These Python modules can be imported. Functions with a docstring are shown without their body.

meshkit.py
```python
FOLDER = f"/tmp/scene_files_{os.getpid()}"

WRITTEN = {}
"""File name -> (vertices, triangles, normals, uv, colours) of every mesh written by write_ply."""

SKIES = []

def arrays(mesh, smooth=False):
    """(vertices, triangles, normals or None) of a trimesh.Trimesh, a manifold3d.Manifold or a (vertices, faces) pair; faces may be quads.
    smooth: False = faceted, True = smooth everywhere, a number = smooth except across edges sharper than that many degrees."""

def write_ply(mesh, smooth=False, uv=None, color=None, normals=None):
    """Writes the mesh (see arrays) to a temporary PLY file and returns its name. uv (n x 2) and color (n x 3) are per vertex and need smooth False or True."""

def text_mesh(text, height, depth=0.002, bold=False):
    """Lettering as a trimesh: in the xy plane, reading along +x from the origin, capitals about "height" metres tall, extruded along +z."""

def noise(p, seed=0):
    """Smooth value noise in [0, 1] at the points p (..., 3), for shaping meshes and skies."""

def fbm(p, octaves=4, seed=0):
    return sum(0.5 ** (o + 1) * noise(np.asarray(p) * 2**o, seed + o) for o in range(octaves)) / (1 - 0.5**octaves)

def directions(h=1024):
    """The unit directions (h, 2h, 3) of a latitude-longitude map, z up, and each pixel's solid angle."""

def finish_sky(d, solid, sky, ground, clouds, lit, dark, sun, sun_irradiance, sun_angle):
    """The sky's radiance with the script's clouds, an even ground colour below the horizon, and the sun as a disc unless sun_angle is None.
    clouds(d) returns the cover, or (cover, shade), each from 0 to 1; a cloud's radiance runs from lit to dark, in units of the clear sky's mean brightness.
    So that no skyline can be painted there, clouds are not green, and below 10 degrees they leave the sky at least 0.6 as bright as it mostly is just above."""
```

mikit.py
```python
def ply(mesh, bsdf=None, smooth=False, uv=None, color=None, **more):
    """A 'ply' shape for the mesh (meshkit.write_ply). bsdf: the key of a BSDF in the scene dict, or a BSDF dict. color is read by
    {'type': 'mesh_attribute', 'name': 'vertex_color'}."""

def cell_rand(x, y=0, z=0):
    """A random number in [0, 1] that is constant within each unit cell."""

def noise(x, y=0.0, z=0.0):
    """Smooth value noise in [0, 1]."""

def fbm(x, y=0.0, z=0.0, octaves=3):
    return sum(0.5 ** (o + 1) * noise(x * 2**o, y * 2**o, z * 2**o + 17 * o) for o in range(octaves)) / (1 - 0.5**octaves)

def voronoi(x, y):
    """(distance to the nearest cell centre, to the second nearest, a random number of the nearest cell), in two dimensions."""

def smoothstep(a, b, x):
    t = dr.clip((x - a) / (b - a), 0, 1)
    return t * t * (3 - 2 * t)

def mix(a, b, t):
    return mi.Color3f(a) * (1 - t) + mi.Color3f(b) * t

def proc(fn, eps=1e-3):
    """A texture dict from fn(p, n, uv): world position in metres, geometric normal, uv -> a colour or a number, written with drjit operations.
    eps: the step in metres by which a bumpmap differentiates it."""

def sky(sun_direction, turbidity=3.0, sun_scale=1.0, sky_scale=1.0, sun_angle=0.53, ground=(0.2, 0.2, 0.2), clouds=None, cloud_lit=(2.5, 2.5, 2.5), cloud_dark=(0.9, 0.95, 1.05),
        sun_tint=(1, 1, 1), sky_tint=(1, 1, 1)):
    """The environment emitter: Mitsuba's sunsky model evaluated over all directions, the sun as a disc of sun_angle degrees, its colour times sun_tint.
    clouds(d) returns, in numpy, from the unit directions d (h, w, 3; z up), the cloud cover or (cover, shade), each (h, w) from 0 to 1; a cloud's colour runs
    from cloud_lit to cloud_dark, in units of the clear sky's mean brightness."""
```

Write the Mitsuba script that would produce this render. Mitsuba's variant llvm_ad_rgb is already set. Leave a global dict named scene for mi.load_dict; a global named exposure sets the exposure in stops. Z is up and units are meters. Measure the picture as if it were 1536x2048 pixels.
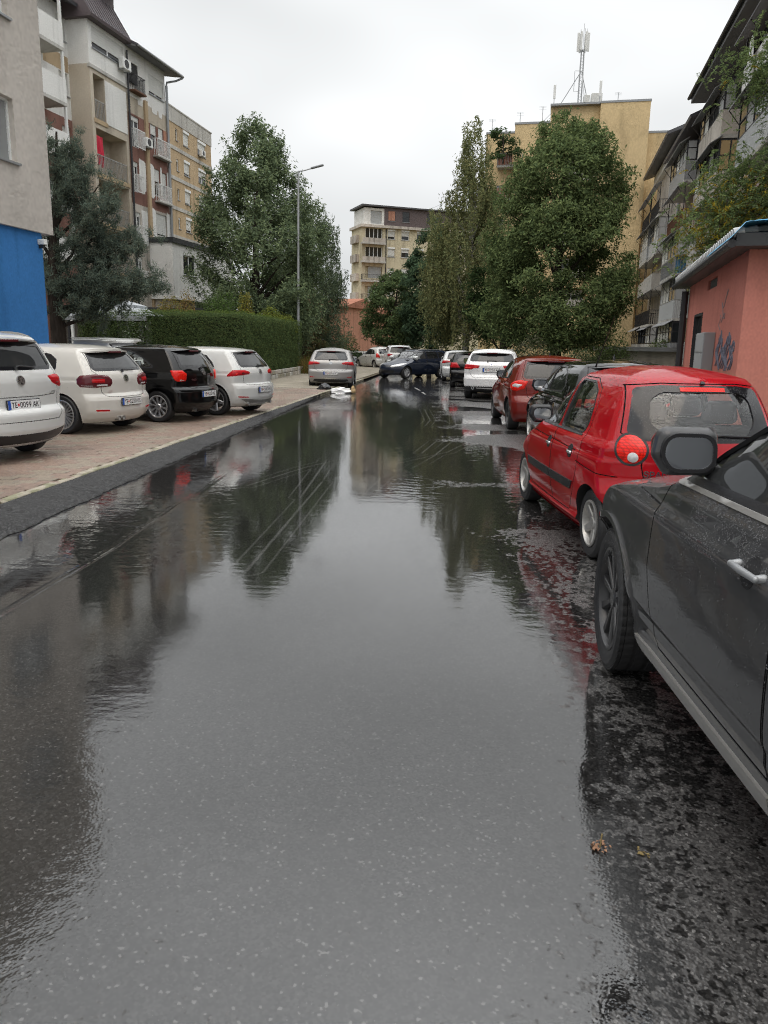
import math, random, glob
import numpy as np, trimesh, mitsuba as mi, drjit as dr, manifold3d as m3
import mikit, meshkit
from mikit import proc, noise, fbm, voronoi, cell_rand, smoothstep, mix
from scipy.interpolate import PchipInterpolator
from scipy.spatial import Delaunay, cKDTree
from shapely.geometry import Polygon, LineString, Point, MultiPolygon, box as sbox
from shapely import contains_xy
T = mi.ScalarTransform4f
scene, labels = {}, {}
rng = np.random.default_rng(7)
# ---------------------------------------------------------------- camera, sky, exposure
CAM = np.array([0.0, 0.0, 1.65])
_yaw, _pit, _rol = math.radians(3.7), math.radians(12.25), math.radians(1.0)
_f = np.array([-math.sin(_yaw) * math.cos(_pit), math.cos(_yaw) * math.cos(_pit), -math.sin(_pit)])
_r = np.array([math.cos(_yaw), math.sin(_yaw), 0.0]); _u = np.cross(_r, _f)
_up = _u * math.cos(_rol) - _r * math.sin(_rol)
scene['camera'] = {'type': 'perspective', 'fov': 2 * math.degrees(math.atan(768 / 1539.0)), 'fov_axis': 'x',
                   'near_clip': 0.05, 'far_clip': 2000.0,
                   'to_world': T().look_at(origin=CAM.tolist(), target=(CAM + _f).tolist(), up=_up.tolist())}


def overcast(d):
    n = meshkit.fbm(d * np.array([2.0, 2.0, 4.0]) + 5.0, 4, 3)
    # an even overcast: much darker towards the horizon, as overcast skies are, soft cloud texture
    return np.ones(d.shape[:2]), np.clip(1.0 - np.clip(d[..., 2], 0, 1) ** 2.9 + 0.42 * (n - 0.5), 0, 1)


scene['sky'] = mikit.sky((-0.15, -0.45, 0.88), turbidity=5, sun_scale=0.08, sun_angle=40, clouds=overcast, ground=(0.1, 0.1, 0.1),
                         cloud_lit=(5.0, 5.06, 5.1), cloud_dark=(1.25, 1.28, 1.29))
exposure = 2.3


# ---------------------------------------------------------------- helpers
def num(name):
    if name not in scene and name not in labels: return name
    k = 1
    while f'{name}_{k:03d}' in scene or f'{name}_{k:03d}' in labels: k += 1
    return f'{name}_{k:03d}'


def thing(name, label, cat, group=None):
    key = num(name); labels[key] = {'label': label, 'category': cat}
    if group: labels[key]['group'] = group
    return key


def add(name, mesh, bsdf, parent=None, smooth=30, M=None, **kw):
    """one entry of the scene; name is numbered under its parent"""
    key = num(f'{parent}__{name}' if parent else name)
    d = dict(mesh) if isinstance(mesh, dict) else mikit.ply(mesh, None, smooth=smooth, **kw)
    d['bsdf'] = {'type': 'ref', 'id': bsdf}
    if M is not None: d['to_world'] = T(M)
    scene[key] = d
    return key


def solo(name, mesh, bsdf, label, cat, group=None, smooth=30, M=None, **kw):
    key = add(name, mesh, bsdf, None, smooth, M, **kw)
    labels[key] = {'label': label, 'category': cat}
    if group: labels[key]['group'] = group
    return key


def struct(name, mesh, bsdf, smooth=False, **kw):
    key = add(name, mesh, bsdf, None, smooth, **kw); labels[key] = {'kind': 'structure'}
    return key


cat = trimesh.util.concatenate


def bx(x0, x1, y0, y1, z0, z1, ch=0.0):
    """box, with chamfered edges if ch"""
    if ch <= 0:
        m = trimesh.creation.box((x1 - x0, y1 - y0, z1 - z0)); m.apply_translation(((x0 + x1) / 2, (y0 + y1) / 2, (z0 + z1) / 2)); return m
    P = []
    for a in (0, 1):
        for b in (0, 1):
            for c in (0, 1):
                x, y, z = (x0, x1)[a], (y0, y1)[b], (z0, z1)[c]
                sx, sy, sz = 1 - 2 * a, 1 - 2 * b, 1 - 2 * c
                P += [(x + sx * ch, y + sy * ch, z), (x + sx * ch, y, z + sz * ch), (x, y + sy * ch, z + sz * ch)]
    return trimesh.convex.convex_hull(np.array(P))


def tube(p, r, sides=8, cap=True):
    """a tube along the points p with radius r (number or per point)"""
    p = np.asarray(p, float); n = len(p); r = np.broadcast_to(np.asarray(r, float), n)
    t = np.gradient(p, axis=0); t /= np.linalg.norm(t, axis=1, keepdims=True) + 1e-12
    a = np.cross(t, [0, 0, 1.0]); bad = np.linalg.norm(a, axis=1) < 0.2
    a[bad] = np.cross(t[bad], [1.0, 0, 0]); a /= np.linalg.norm(a, axis=1, keepdims=True)
    for i in range(1, n):
        if a[i] @ a[i - 1] < 0: a[i] *= -1
    b = np.cross(t, a); th = np.arange(sides) * 2 * np.pi / sides
    v = (p[:, None] + r[:, None, None] * (np.cos(th)[None, :, None] * a[:, None] + np.sin(th)[None, :, None] * b[:, None])).reshape(-1, 3)
    i, j = np.meshgrid(np.arange(n - 1), np.arange(sides), indexing='ij'); k = (j + 1) % sides
    q = np.stack([i * sides + j, i * sides + k, (i + 1) * sides + k, (i + 1) * sides + j], -1).reshape(-1, 4)
    f = np.vstack([q[:, [0, 2, 1]], q[:, [0, 3, 2]]])
    if cap:
        e0 = [[0, s, s + 1] for s in range(1, sides - 1)]; o = (n - 1) * sides
        f = np.vstack([f, np.array([[x[0], x[2], x[1]] for x in e0])[:, ::-1], np.array([[o, o + x[2], o + x[1]] for x in e0])[:, ::-1]])
    m = trimesh.Trimesh(v, f, process=False); m.fix_normals() if n < 3 else None
    return m


def bar(a, b, w, h=None):
    """straight square bar from a to b"""
    a, b = np.asarray(a, float), np.asarray(b, float); h = h or w; L = np.linalg.norm(b - a)
    m = trimesh.creation.box((w, h, L)); z = (b - a) / L
    x = np.cross([0, 0, 1.0], z); x = np.array([1.0, 0, 0]) if np.linalg.norm(x) < 1e-3 else x / np.linalg.norm(x)
    R = np.eye(4); R[:3, 0], R[:3, 1], R[:3, 2], R[:3, 3] = x, np.cross(z, x), z, (a + b) / 2
    m.apply_transform(R); return m


def lathe(prof, n=40):
    """closed profile [(r, y)...] turned round the y axis"""
    pr = np.asarray(prof, float); k = len(pr); th = np.arange(n) * 2 * np.pi / n
    v = np.stack([pr[None, :, 0] * np.cos(th)[:, None], np.broadcast_to(pr[None, :, 1], (n, k)), pr[None, :, 0] * np.sin(th)[:, None]], -1).reshape(-1, 3)
    i, j = np.meshgrid(np.arange(n), np.arange(k), indexing='ij'); i2, j2 = (i + 1) % n, (j + 1) % k
    q = np.stack([i * k + j, i2 * k + j, i2 * k + j2, i * k + j2], -1).reshape(-1, 4)
    m = trimesh.Trimesh(v, np.vstack([q[:, [0, 1, 2]], q[:, [0, 2, 3]]]), process=False)
    if m.volume < 0: m.invert()
    return m


def extr(poly, h):
    """shapely polygon in xy, extruded 0..h along z"""
    if isinstance(poly, MultiPolygon): return cat([extr(g, h) for g in poly.geoms])
    return trimesh.creation.extrude_polygon(poly, h, engine='earcut')


def man(t):
    t = t.copy(); t.merge_vertices()
    return m3.Manifold(m3.Mesh(np.asarray(t.vertices, np.float32), np.asarray(t.faces, np.uint32)))


def hull_spheres(pts, n=10):
    """rounded solid: hull of spheres [(x, y, z, r)...]"""
    return trimesh.convex.convex_hull(np.vstack([np.array([0, 0, 0]) + trimesh.creation.uv_sphere(r, count=(n, n)).vertices + np.array([x, y, z]) for x, y, z, r in pts]))


def xf(m, R=None, t=None, s=None):
    m = m.copy()
    if s is not None: m.vertices = m.vertices * np.asarray(s)
    if R is not None: m.vertices = m.vertices @ np.asarray(R, float).T
    if t is not None: m.vertices = m.vertices + np.asarray(t)
    return m


def rotz(deg):
    a = math.radians(deg); return np.array([[math.cos(a), -math.sin(a), 0], [math.sin(a), math.cos(a), 0], [0, 0, 1.0]])


def rotx(deg):
    a = math.radians(deg); return np.array([[1.0, 0, 0], [0, math.cos(a), -math.sin(a)], [0, math.sin(a), math.cos(a)]])


def roty(deg):
    a = math.radians(deg); return np.array([[math.cos(a), 0, math.sin(a)], [0, 1.0, 0], [-math.sin(a), 0, math.cos(a)]])


def mat4(R, t):
    M = np.eye(4); M[:3, :3] = R; M[:3, 3] = t; return M


def bar_pts(a, b, w):
    a, b = np.array(a, float), np.array(b, float); d = (b - a) / np.linalg.norm(b - a); n = np.array([-d[1], d[0]]) * w / 2
    return Polygon([a - n, b - n, b + n, a + n])


def rgb(*c): return {'type': 'rgb', 'value': [float(x) for x in (c if len(c) == 3 else c[0])]}


def mat(name, **d):
    scene[name] = d; return name


def flat(name, c, rough=0.6, metal=0.0, spec=0.5):
    return mat(name, type='twosided', inner={'type': 'principled', 'base_color': rgb(c), 'roughness': rough, 'metallic': metal, 'specular': spec})


def diff(name, fn=None, c=None, bump=None, bs=0.004):
    b = {'type': 'diffuse', 'reflectance': proc(fn) if fn else rgb(c)}
    if bump: b = {'type': 'bumpmap', 'tex': proc(bump), 'scale': bs, 'inner': b}
    return mat(name, type='twosided', inner=b)


# ---------------------------------------------------------------- plain materials
flat('bead', (.12, .12, .125), .05); flat('rubber', (.018, .018, .019), .55); flat('black_plastic', (.016, .016, .018), .35); flat('dark_trim', (.010, .010, .011), .6)  # bead: grey colour stands in for the sparkle of clear drops
flat('gloss_black', (.010, .010, .012), .08); flat('cabin_grey', (.05, .05, .055), .8); flat('seat_cloth', (.085, .082, .082), .9)
flat('alloy', (.62, .62, .63), .28, .85); flat('alloy_dull', (.42, .41, .39), .4, .7); flat('dark_alloy', (.035, .035, .037), .3, .3); flat('chrome', (.75, .76, .77), .12, 1.0)
flat('brake_disc', (.13, .125, .12), .4, .8); flat('steel_grey', (.30, .31, .32), .45, .5); flat('galvanised', (.40, .41, .42), .5, .4)

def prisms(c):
    # lattice of a lamp lens, its relief painted as darker grid lines
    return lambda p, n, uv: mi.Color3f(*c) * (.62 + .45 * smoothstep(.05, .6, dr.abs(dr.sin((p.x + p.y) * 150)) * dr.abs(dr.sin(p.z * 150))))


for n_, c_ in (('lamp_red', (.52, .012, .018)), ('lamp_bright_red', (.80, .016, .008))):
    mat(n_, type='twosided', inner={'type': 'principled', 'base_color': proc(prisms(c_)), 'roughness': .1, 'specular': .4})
flat('lamp_dark', (.10, .015, .02), .06); flat('lamp_clear', (.62, .62, .62), .08, .3); flat('mirror_glass', (.55, .57, .60), .03, 1.0)
flat('plate_white', (.72, .72, .71), .35); flat('plate_blue', (.03, .09, .38), .4); flat('plate_red', (.55, .03, .03), .4); flat('ink', (.012, .012, .013), .5)
flat('white_paint', (.72, .72, .70), .5); flat('pvc_white', (.70, .71, .70), .35); flat('dark_metal', (.03, .03, .033), .5, .2); flat('rail_metal', (.33, .33, .32), .5, .2)
flat('rust', (.13, .06, .035), .8); flat('cloth_red', (.55, .03, .06), .9); flat('cloth_blue', (.14, .33, .52), .9); flat('cloth_white', (.7, .7, .7), .9); flat('curtain', (.55, .54, .5), .9)
flat('tarp_blue', (.10, .36, .58), .35); flat('shutter', (.60, .60, .57), .6); flat('shutter_grey', (.36, .37, .37), .6); flat('tan_board', (.42, .30, .15), .7); flat('awning_grey', (.20, .205, .215), .7); flat('awning_canvas', (.33, .35, .37), .8)
mat('glass_clear', type='thindielectric', int_ior=1.5, specular_transmittance=rgb(.82, .85, .84))
for n_, c_ in (('glass_tint', .030), ('glass_dark', .014)): mat(n_, type='twosided', inner={'type': 'plastic', 'diffuse_reflectance': rgb(c_, c_ * 1.05, c_ * 1.08), 'int_ior': 1.55})
mat('curtained_glass', type='twosided', inner={'type': 'plastic', 'diffuse_reflectance': rgb(.26, .27, .27), 'int_ior': 1.5})
mat('house_glass', type='twosided', inner={'type': 'plastic', 'diffuse_reflectance': rgb(.020, .023, .026), 'int_ior': 1.5})


def beads(p, n, uv):
    """rain beads on car paint: many on what faces up, fewer on the sides"""
    side = dr.abs(n.z) < 0.45
    a = dr.select(side, p.x * 0.8 + p.y, p.x); b = dr.select(side, p.z * 1.3, p.y)
    d, _, w = voronoi(a * 68, b * 68)
    keep = dr.select(side, 0.16, 0.85)
    r = 0.22 + 0.3 * w
    return dr.select(w < keep, dr.sqrt(dr.maximum(0.0, 1 - dr.square(d / r))) * r, 0.0)


def paint(name, c, wet=False, metal=0.0, rough=0.4):
    if metal:
        b = {'type': 'principled', 'base_color': rgb(c), 'metallic': metal, 'roughness': rough, 'specular': .5, 'clearcoat': 1.0, 'clearcoat_gloss': .98}
    else:
        b = {'type': 'plastic', 'diffuse_reflectance': rgb(c), 'int_ior': 1.5, 'nonlinear': True}
    if wet: b = {'type': 'bumpmap', 'tex': proc(beads, 4e-4), 'scale': 0.0018, 'inner': b}
    return mat(name, type='twosided', inner=b)


paint('paint_white', (.80, .80, .785)); paint('paint_cream_white', (.80, .785, .75)); paint('paint_black', (.010, .010, .011)); paint('paint_red', (.60, .012, .026), wet=True)
paint('paint_dull_red', (.33, .032, .022)); paint('paint_silver', (.33, .32, .31), metal=.55, rough=.38); paint('paint_pale_silver', (.60, .61, .61), metal=.3, rough=.4)
paint('paint_graphite', (.12, .121, .126), wet=True); paint('paint_navy', (.032, .046, .085)); paint('paint_pearl', (.70, .70, .70), metal=.15, rough=.4)
# ---------------------------------------------------------------- ground, road, pavers
def kerb_x(y): return -4.33 + .0262 * y
def lane_x(y): return -3.575 - .005 * y


def seg(p, a, b):
    ax, ay = a; dx, dy = b[0] - ax, b[1] - ay; L = dx * dx + dy * dy
    t = dr.clip(((p.x - ax) * dx + (p.y - ay) * dy) / L, 0, 1)
    return dr.sqrt(dr.square(p.x - ax - t * dx) + dr.square(p.y - ay - t * dy))


TRACKS = [[(-.30, 20.5), (-.12, 17.5), (-.35, 14.5), (-1.0, 12.0), (-1.75, 10.3), (-2.2, 8.8)], [(.95, 17), (.75, 14.2), (.2, 12.2), (-.5, 10.9)], [(-.99, 19), (-1.0, 16.2), (-1.23, 13.45), (-1.56, 11.1), (-1.45, 8.2)], [(.42, 15.5), (.30, 13.6), (-.02, 11.67), (-.27, 10.6), (-.54, 9.6), (-.66, 8.4)], [(-1.36, 9.2), (-1.36, 5.4)], [(.5, 27), (.44, 16.6), (-.2, 12)]]


def track(p):
    d = mi.Float(9.0)
    for T_ in TRACKS:
        for a, b in zip(T_[:-1], T_[1:]): d = dr.minimum(d, seg(p, a, b))
    w = .8 * noise(p.x * .9, p.y * .4) + .2 * noise(p.x * 9, p.y * 3)
    one = smoothstep(.020, .006, d); two = smoothstep(.016, .004, dr.abs(d - .13))
    return dr.maximum(one, two * .7) * smoothstep(.30, .62, w)


def mix1(a, b, t): return a * (1 - t) + b * t


def film(p, n, uv):
    """0 = damp open asphalt, 1 = standing water"""
    big = fbm(p.x * .55 + 3, p.y * .35, octaves=2); mid = .5 * fbm(p.x * 36, p.y * 30, 3.0, octaves=3) + .3 * fbm(p.x * 11, p.y * 10.0, 8.0, octaves=2) + .2 * fbm(p.x * 2.2, p.y * 3.6, 12.0, octaves=2)
    right = smoothstep(.15, .95, p.x + .5 * (big - .5) - .01 * p.y)
    fine = fbm(p.x * 60, p.y * 60, 6.0, octaves=2); near = smoothstep(3.4, 1.2, p.y)
    cover = .86 - .35 * right + .08 * (big - .5) - .16 * near
    bands = smoothstep(.50, .66, noise(p.x * .45 + 2 * big, p.y * 1.5, 21.0)) * smoothstep(-.7, .2, p.x + .6 * (big - .5)) * smoothstep(5.5, 8.0, p.y)
    cover = cover - .34 * bands + .22 * smoothstep(6.0, 9.0, p.y) * right * (1 - bands)
    f = smoothstep(cover + .05, cover - .05, mix1(mid, .5, .75 * near) + (.10 + .55 * near) * (fine - .5))
    return dr.clip(f * (1 - .26 * track(p)), 0, 1)


def road_grain(p, n, uv):
    d, _, w = voronoi(p.x * 95, p.y * 95)
    return dr.maximum(0.0, 1 - 1.6 * d) * (.3 + .7 * w)


def ripples(p, n, uv):
    wind = fbm(p.x * 7.5 + 1.5 * noise(p.y * 2, p.x * 2), p.y * 17.0, 2.0, octaves=2) * .9 + noise(p.x * 48, p.y * 60, 5.0) * .24 * smoothstep(14.0, 5.0, p.y)
    calm = .25 + .75 * smoothstep(.35, .65, noise(p.x * .8, p.y * .45, 8.0))
    line = -2.56 - .012 * (p.y - 4) + .05 * (noise(p.y * 1.7, 3.0) - .5)
    e = p.x - line
    ridge = dr.exp(-dr.square(e / .014)) * .9 + dr.exp(-dr.square((e + .05) / .014)) * .45
    flow = smoothstep(.02, -.15, e) * smoothstep(-.95, -.5, e) * (noise(p.x * 11 + p.y * 4.0, p.y * 3.2, 4.0) - .5) * 1.5
    grit = road_grain(p, n, uv) * .15 * smoothstep(6.5, 1.5, p.y)
    return wind * calm * (.5 + .5 * smoothstep(2.0, 6.5, p.y)) + (ridge + flow) * smoothstep(13.0, 8.0, p.y) + grit


def asphalt(p, n, uv):
    _, _, w = voronoi(p.x * 120, p.y * 120); d2, _, w2 = voronoi(p.x * 74, p.y * 74)
    f = film(p, n, uv); base = (.013 * f + .052 * (1 - f)) * (.35 + 1.3 * w * w + .5 * fbm(p.x * 60, p.y * 60, octaves=2))
    fleck = dr.select((w2 > .94) & (d2 < .04 + .09 * cell_rand(p.x * 9, p.y * 9, 5)), .075, 0.0) + dr.select(w > .975, .05, 0.0)
    v = base + fleck * smoothstep(4.5, 1.8, p.y) + .012 * track(p)
    return mi.Color3f(v, v * .97, v * .95)


mat('road_wet', type='twosided', inner={'type': 'blendbsdf', 'weight': proc(film),
    'a': {'type': 'bumpmap', 'tex': proc(road_grain, 2e-3), 'scale': .0020, 'inner': {'type': 'principled', 'base_color': proc(asphalt), 'roughness': .32, 'specular': .6}},
    'b': {'type': 'bumpmap', 'tex': proc(ripples, 3e-3), 'scale': .0017, 'inner': {'type': 'principled', 'base_color': proc(asphalt), 'roughness': .045, 'eta': 1.95}}})


def strip_col(p, n, uv):
    _, _, w = voronoi(p.x * 70, p.y * 70); v = .007 + .05 * w * w * w + .008 * fbm(p.x * 3, p.y * 3)
    return mi.Color3f(v, v, v * 1.03)


mat('fresh_asphalt', type='twosided', inner={'type': 'bumpmap', 'tex': proc(lambda p, n, uv: road_grain(mi.Point3f(p.x * .6, p.y * .6, p.z), n, uv), 2e-3), 'scale': .014, 'inner': {'type': 'principled', 'base_color': proc(strip_col), 'roughness': .5, 'specular': .45}})


def paver_tone(c):
    def fn(p, n, uv):
        wet = smoothstep(.42, .62, fbm(p.x * .9, p.y * .9, 7.0)); g = .8 + .4 * fbm(p.x * 40, p.y * 40, octaves=2)
        return mi.Color3f(*c) * g * mi.Color3f(.76, .74, .70) * (1 - .20 * wet)
    return fn


for n_, c_ in (('paver_red', (.29, .215, .18)), ('paver_grey', (.275, .24, .20)), ('paver_tan', (.295, .25, .205)), ('paver_dark', (.25, .21, .175))):
    mat(n_, type='twosided', inner={'type': 'principled', 'base_color': proc(paver_tone(c_)), 'roughness': .38, 'specular': .5})
diff('joint_sand', lambda p, n, uv: mi.Color3f(.115, .10, .075) * (.6 + .8 * fbm(p.x * 30, p.y * 30)))


def kerb_col(p, n, uv):
    moss = smoothstep(.55, .68, fbm(p.x * 9, p.y * 5, 2.0)); g = .75 + .5 * fbm(p.x * 25, p.y * 25)
    return mix(mi.Color3f(.36, .33, .27) * g, (.10, .13, .035), moss * .45)


diff('kerb_stone', kerb_col)
diff('pavement_concrete', lambda p, n, uv: mi.Color3f(.27, .245, .20) * (.7 + .6 * fbm(p.x * 3, p.y * 3, octaves=4)))
diff('soil', lambda p, n, uv: mix((.07, .055, .035), (.05, .075, .025), smoothstep(.4, .6, fbm(p.x * 2, p.y * 2, octaves=4))))

# one sheet to the horizon, then the road and the rest, each a little above
g = trimesh.Trimesh([(-900, -300, -.02), (900, -300, -.02), (900, 1500, -.02), (-900, 1500, -.02)], [(0, 1, 2), (0, 2, 3)], process=False)
struct('ground', g, 'soil')


def sheet(xa, xb, ys, za, zb=None):
    """strip between two lines x = xa(y), xb(y)"""
    zb = za if zb is None else zb; V, Fc = [], []
    for y in ys: V += [(xa(y), y, za), (xb(y), y, zb)]
    for i in range(len(ys) - 1): a = 2 * i; Fc += [(a, a + 1, a + 3), (a, a + 3, a + 2)]
    return trimesh.Trimesh(V, Fc, process=False)


ysr = np.linspace(-8, 58, 67)
struct('road', sheet(lambda y: lane_x(min(y, 26)) - .25 - .05 * max(0, y - 26), lambda y: 4.2, ysr, 0.0), 'road_wet')
struct('cross_street', sheet(lambda y: -45, lambda y: 40, [58.0, 66], .004), 'road_wet')
# the ramp of new asphalt along the kerb: rough, with a broken edge
ys2 = np.linspace(-6, 25.6, 500); nz = meshkit.fbm(np.stack([ys2 * 6, ys2 * 0, ys2 * 0], 1), 3, 5) - .5
V, Fc = [], []
for y, q in zip(ys2, nz):
    e = lane_x(y) + .07 * q; k = kerb_x(y) - .18 + .18
    for t, z in ((0, .004), (.04, .028), (.3, .05), (.7, .085), (1, .092)): V.append((e + (k - e) * t, y, z + (0.006 * rng.standard_normal() if 0 < t < 1 else 0)))
for i in range(len(ys2) - 1):
    for j in range(4): a = i * 5 + j; Fc += [(a, a + 5, a + 6), (a, a + 6, a + 1)]
struct('asphalt_ramp', trimesh.Trimesh(V, np.array(Fc)[:, ::-1], process=False), 'fresh_asphalt', smooth=40)
# kerb: a flush band of concrete edging stones
struct('kerb', sheet(lambda y: kerb_x(y) - .2, lambda y: kerb_x(y), np.linspace(-6, 57, 60), .075), 'joint_sand')
for i in range(64):
    y0 = 1.0 + i * .55; a = rng.uniform(-.006, .006)
    if y0 < 7: continue
    add('edging_stone', bx(kerb_x(y0) - .115 + a, kerb_x(y0) - .005 + a, y0 + .012, y0 + .54, .0, .102 + rng.uniform(-.006, .006), .012), 'kerb_stone', 'kerb')
# pavement with its pavers
struct('pavement', sheet(lambda y: -45, lambda y: kerb_x(y) - .19, np.linspace(-6, 60, 60), .086), 'joint_sand')
struct('far_pavement', sheet(lambda y: -45, lambda y: kerb_x(y) - .2, np.linspace(27.5, 57.5, 30), .101), 'pavement_concrete')
bw, bl = .165, .225; PV = []
for r in range(150):
    y = 2.0 + r * (bw + .008)
    for c in range(34):
        x = kerb_x(y) - .15 - (bl + .008) * (c + 1) + (r % 2) * bl * .5
        if x < -.60 * y - 1.2 or y > 27.4: continue
        PV.append((x, y, c))
PV.sort(key=lambda q: q[0] ** 2 + q[1] ** 2)
PM = {}
def paver(x, y, zt): return bx(x + .004, x + bl, y + .004, y + bw, .07, zt, .007)
vis = 0; rest = {}
for x, y, c in PV:
    k = rng.random(); edge = c < 4 + 2 * meshkit.noise(np.array([[y * .8, 0, 0]]))[0]
    m_ = ('paver_red' if k < .72 else 'paver_tan') if edge else ('paver_grey' if k < .45 else 'paver_tan' if k < .72 else 'paver_dark' if k < .9 else 'paver_red')
    b = paver(x, y, .10 + rng.uniform(-.004, .004))
    inview = y > 7.0 and x > -.585 * y and y < 30
    if inview and vis < 300: add('paver', b, m_, 'pavement', smooth=False); vis += 1
    else: rest.setdefault(m_, []).append(b)
for m_, L_ in rest.items():
    k = add({'paver_red': 'red_paver', 'paver_grey': 'grey_paver', 'paver_tan': 'tan_paver', 'paver_dark': 'dark_paver'}[m_], cat(L_), m_, 'pavement', smooth=False); labels[k] = {'kind': 'stuff'}
# right side: kerb and pavement, mostly behind the cars
struct('right_pavement', sheet(lambda y: 4.2, lambda y: 30, np.linspace(-8, 58, 30), .09), 'pavement_concrete')
struct('lawn', sheet(lambda y: 5.2, lambda y: 14, np.linspace(26, 57, 30), .11), 'soil')
struct('garden_soil', sheet(lambda y: -22, lambda y: -7.3, np.linspace(30.0, 57, 30), .22), 'soil')
# pale flat dashes on the road at the turning
flat('dash_grey', (.20, .20, .19), .4)
for a, b, w in (((-.86, 31.0), (-.62, 29.2), .07), ((-.52, 28.2), (-.38, 26.9), .07)):
    q = bar_pts(a, b, w); struct('road_marking', xf(extr(q, .002), t=(0, 0, .003)), 'dash_grey')
# things lying on the road
def crumple(c, sx, sy, sz, seed, amp=.35):
    m = trimesh.creation.icosphere(4); v = m.vertices; n = meshkit.fbm(v * 2.2 + seed, 4, seed) - .5; v = v * (1 + amp * 2 * n[:, None]); v[:, 2] = np.maximum(v[:, 2], -.45)
    return trimesh.Trimesh(v * (sx, sy, sz) + np.array(c) + (0, 0, .45 * sz), m.faces, process=False)
solo('plastic_bag', crumple((-3.25, 26.6, 0), .34, .22, .13, 4, .55), 'cloth_white', 'crumpled white plastic bag on the asphalt under the silver hatchback', 'bag', smooth=25)
solo('rubbish_bag', crumple((-3.88, 26.9, .02), .24, .22, .2, 9), 'gloss_black', 'shiny black rubbish bag beside the crumpled white bag', 'bag', smooth=30)
solo('cardboard_scrap', xf(crumple((0, 0, 0), .08, .13, .16, 2), t=(-2.85, 26.6, .01)), 'tan_board', 'brownish scrap at the right end of the white bag', 'scrap', smooth=30)
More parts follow.
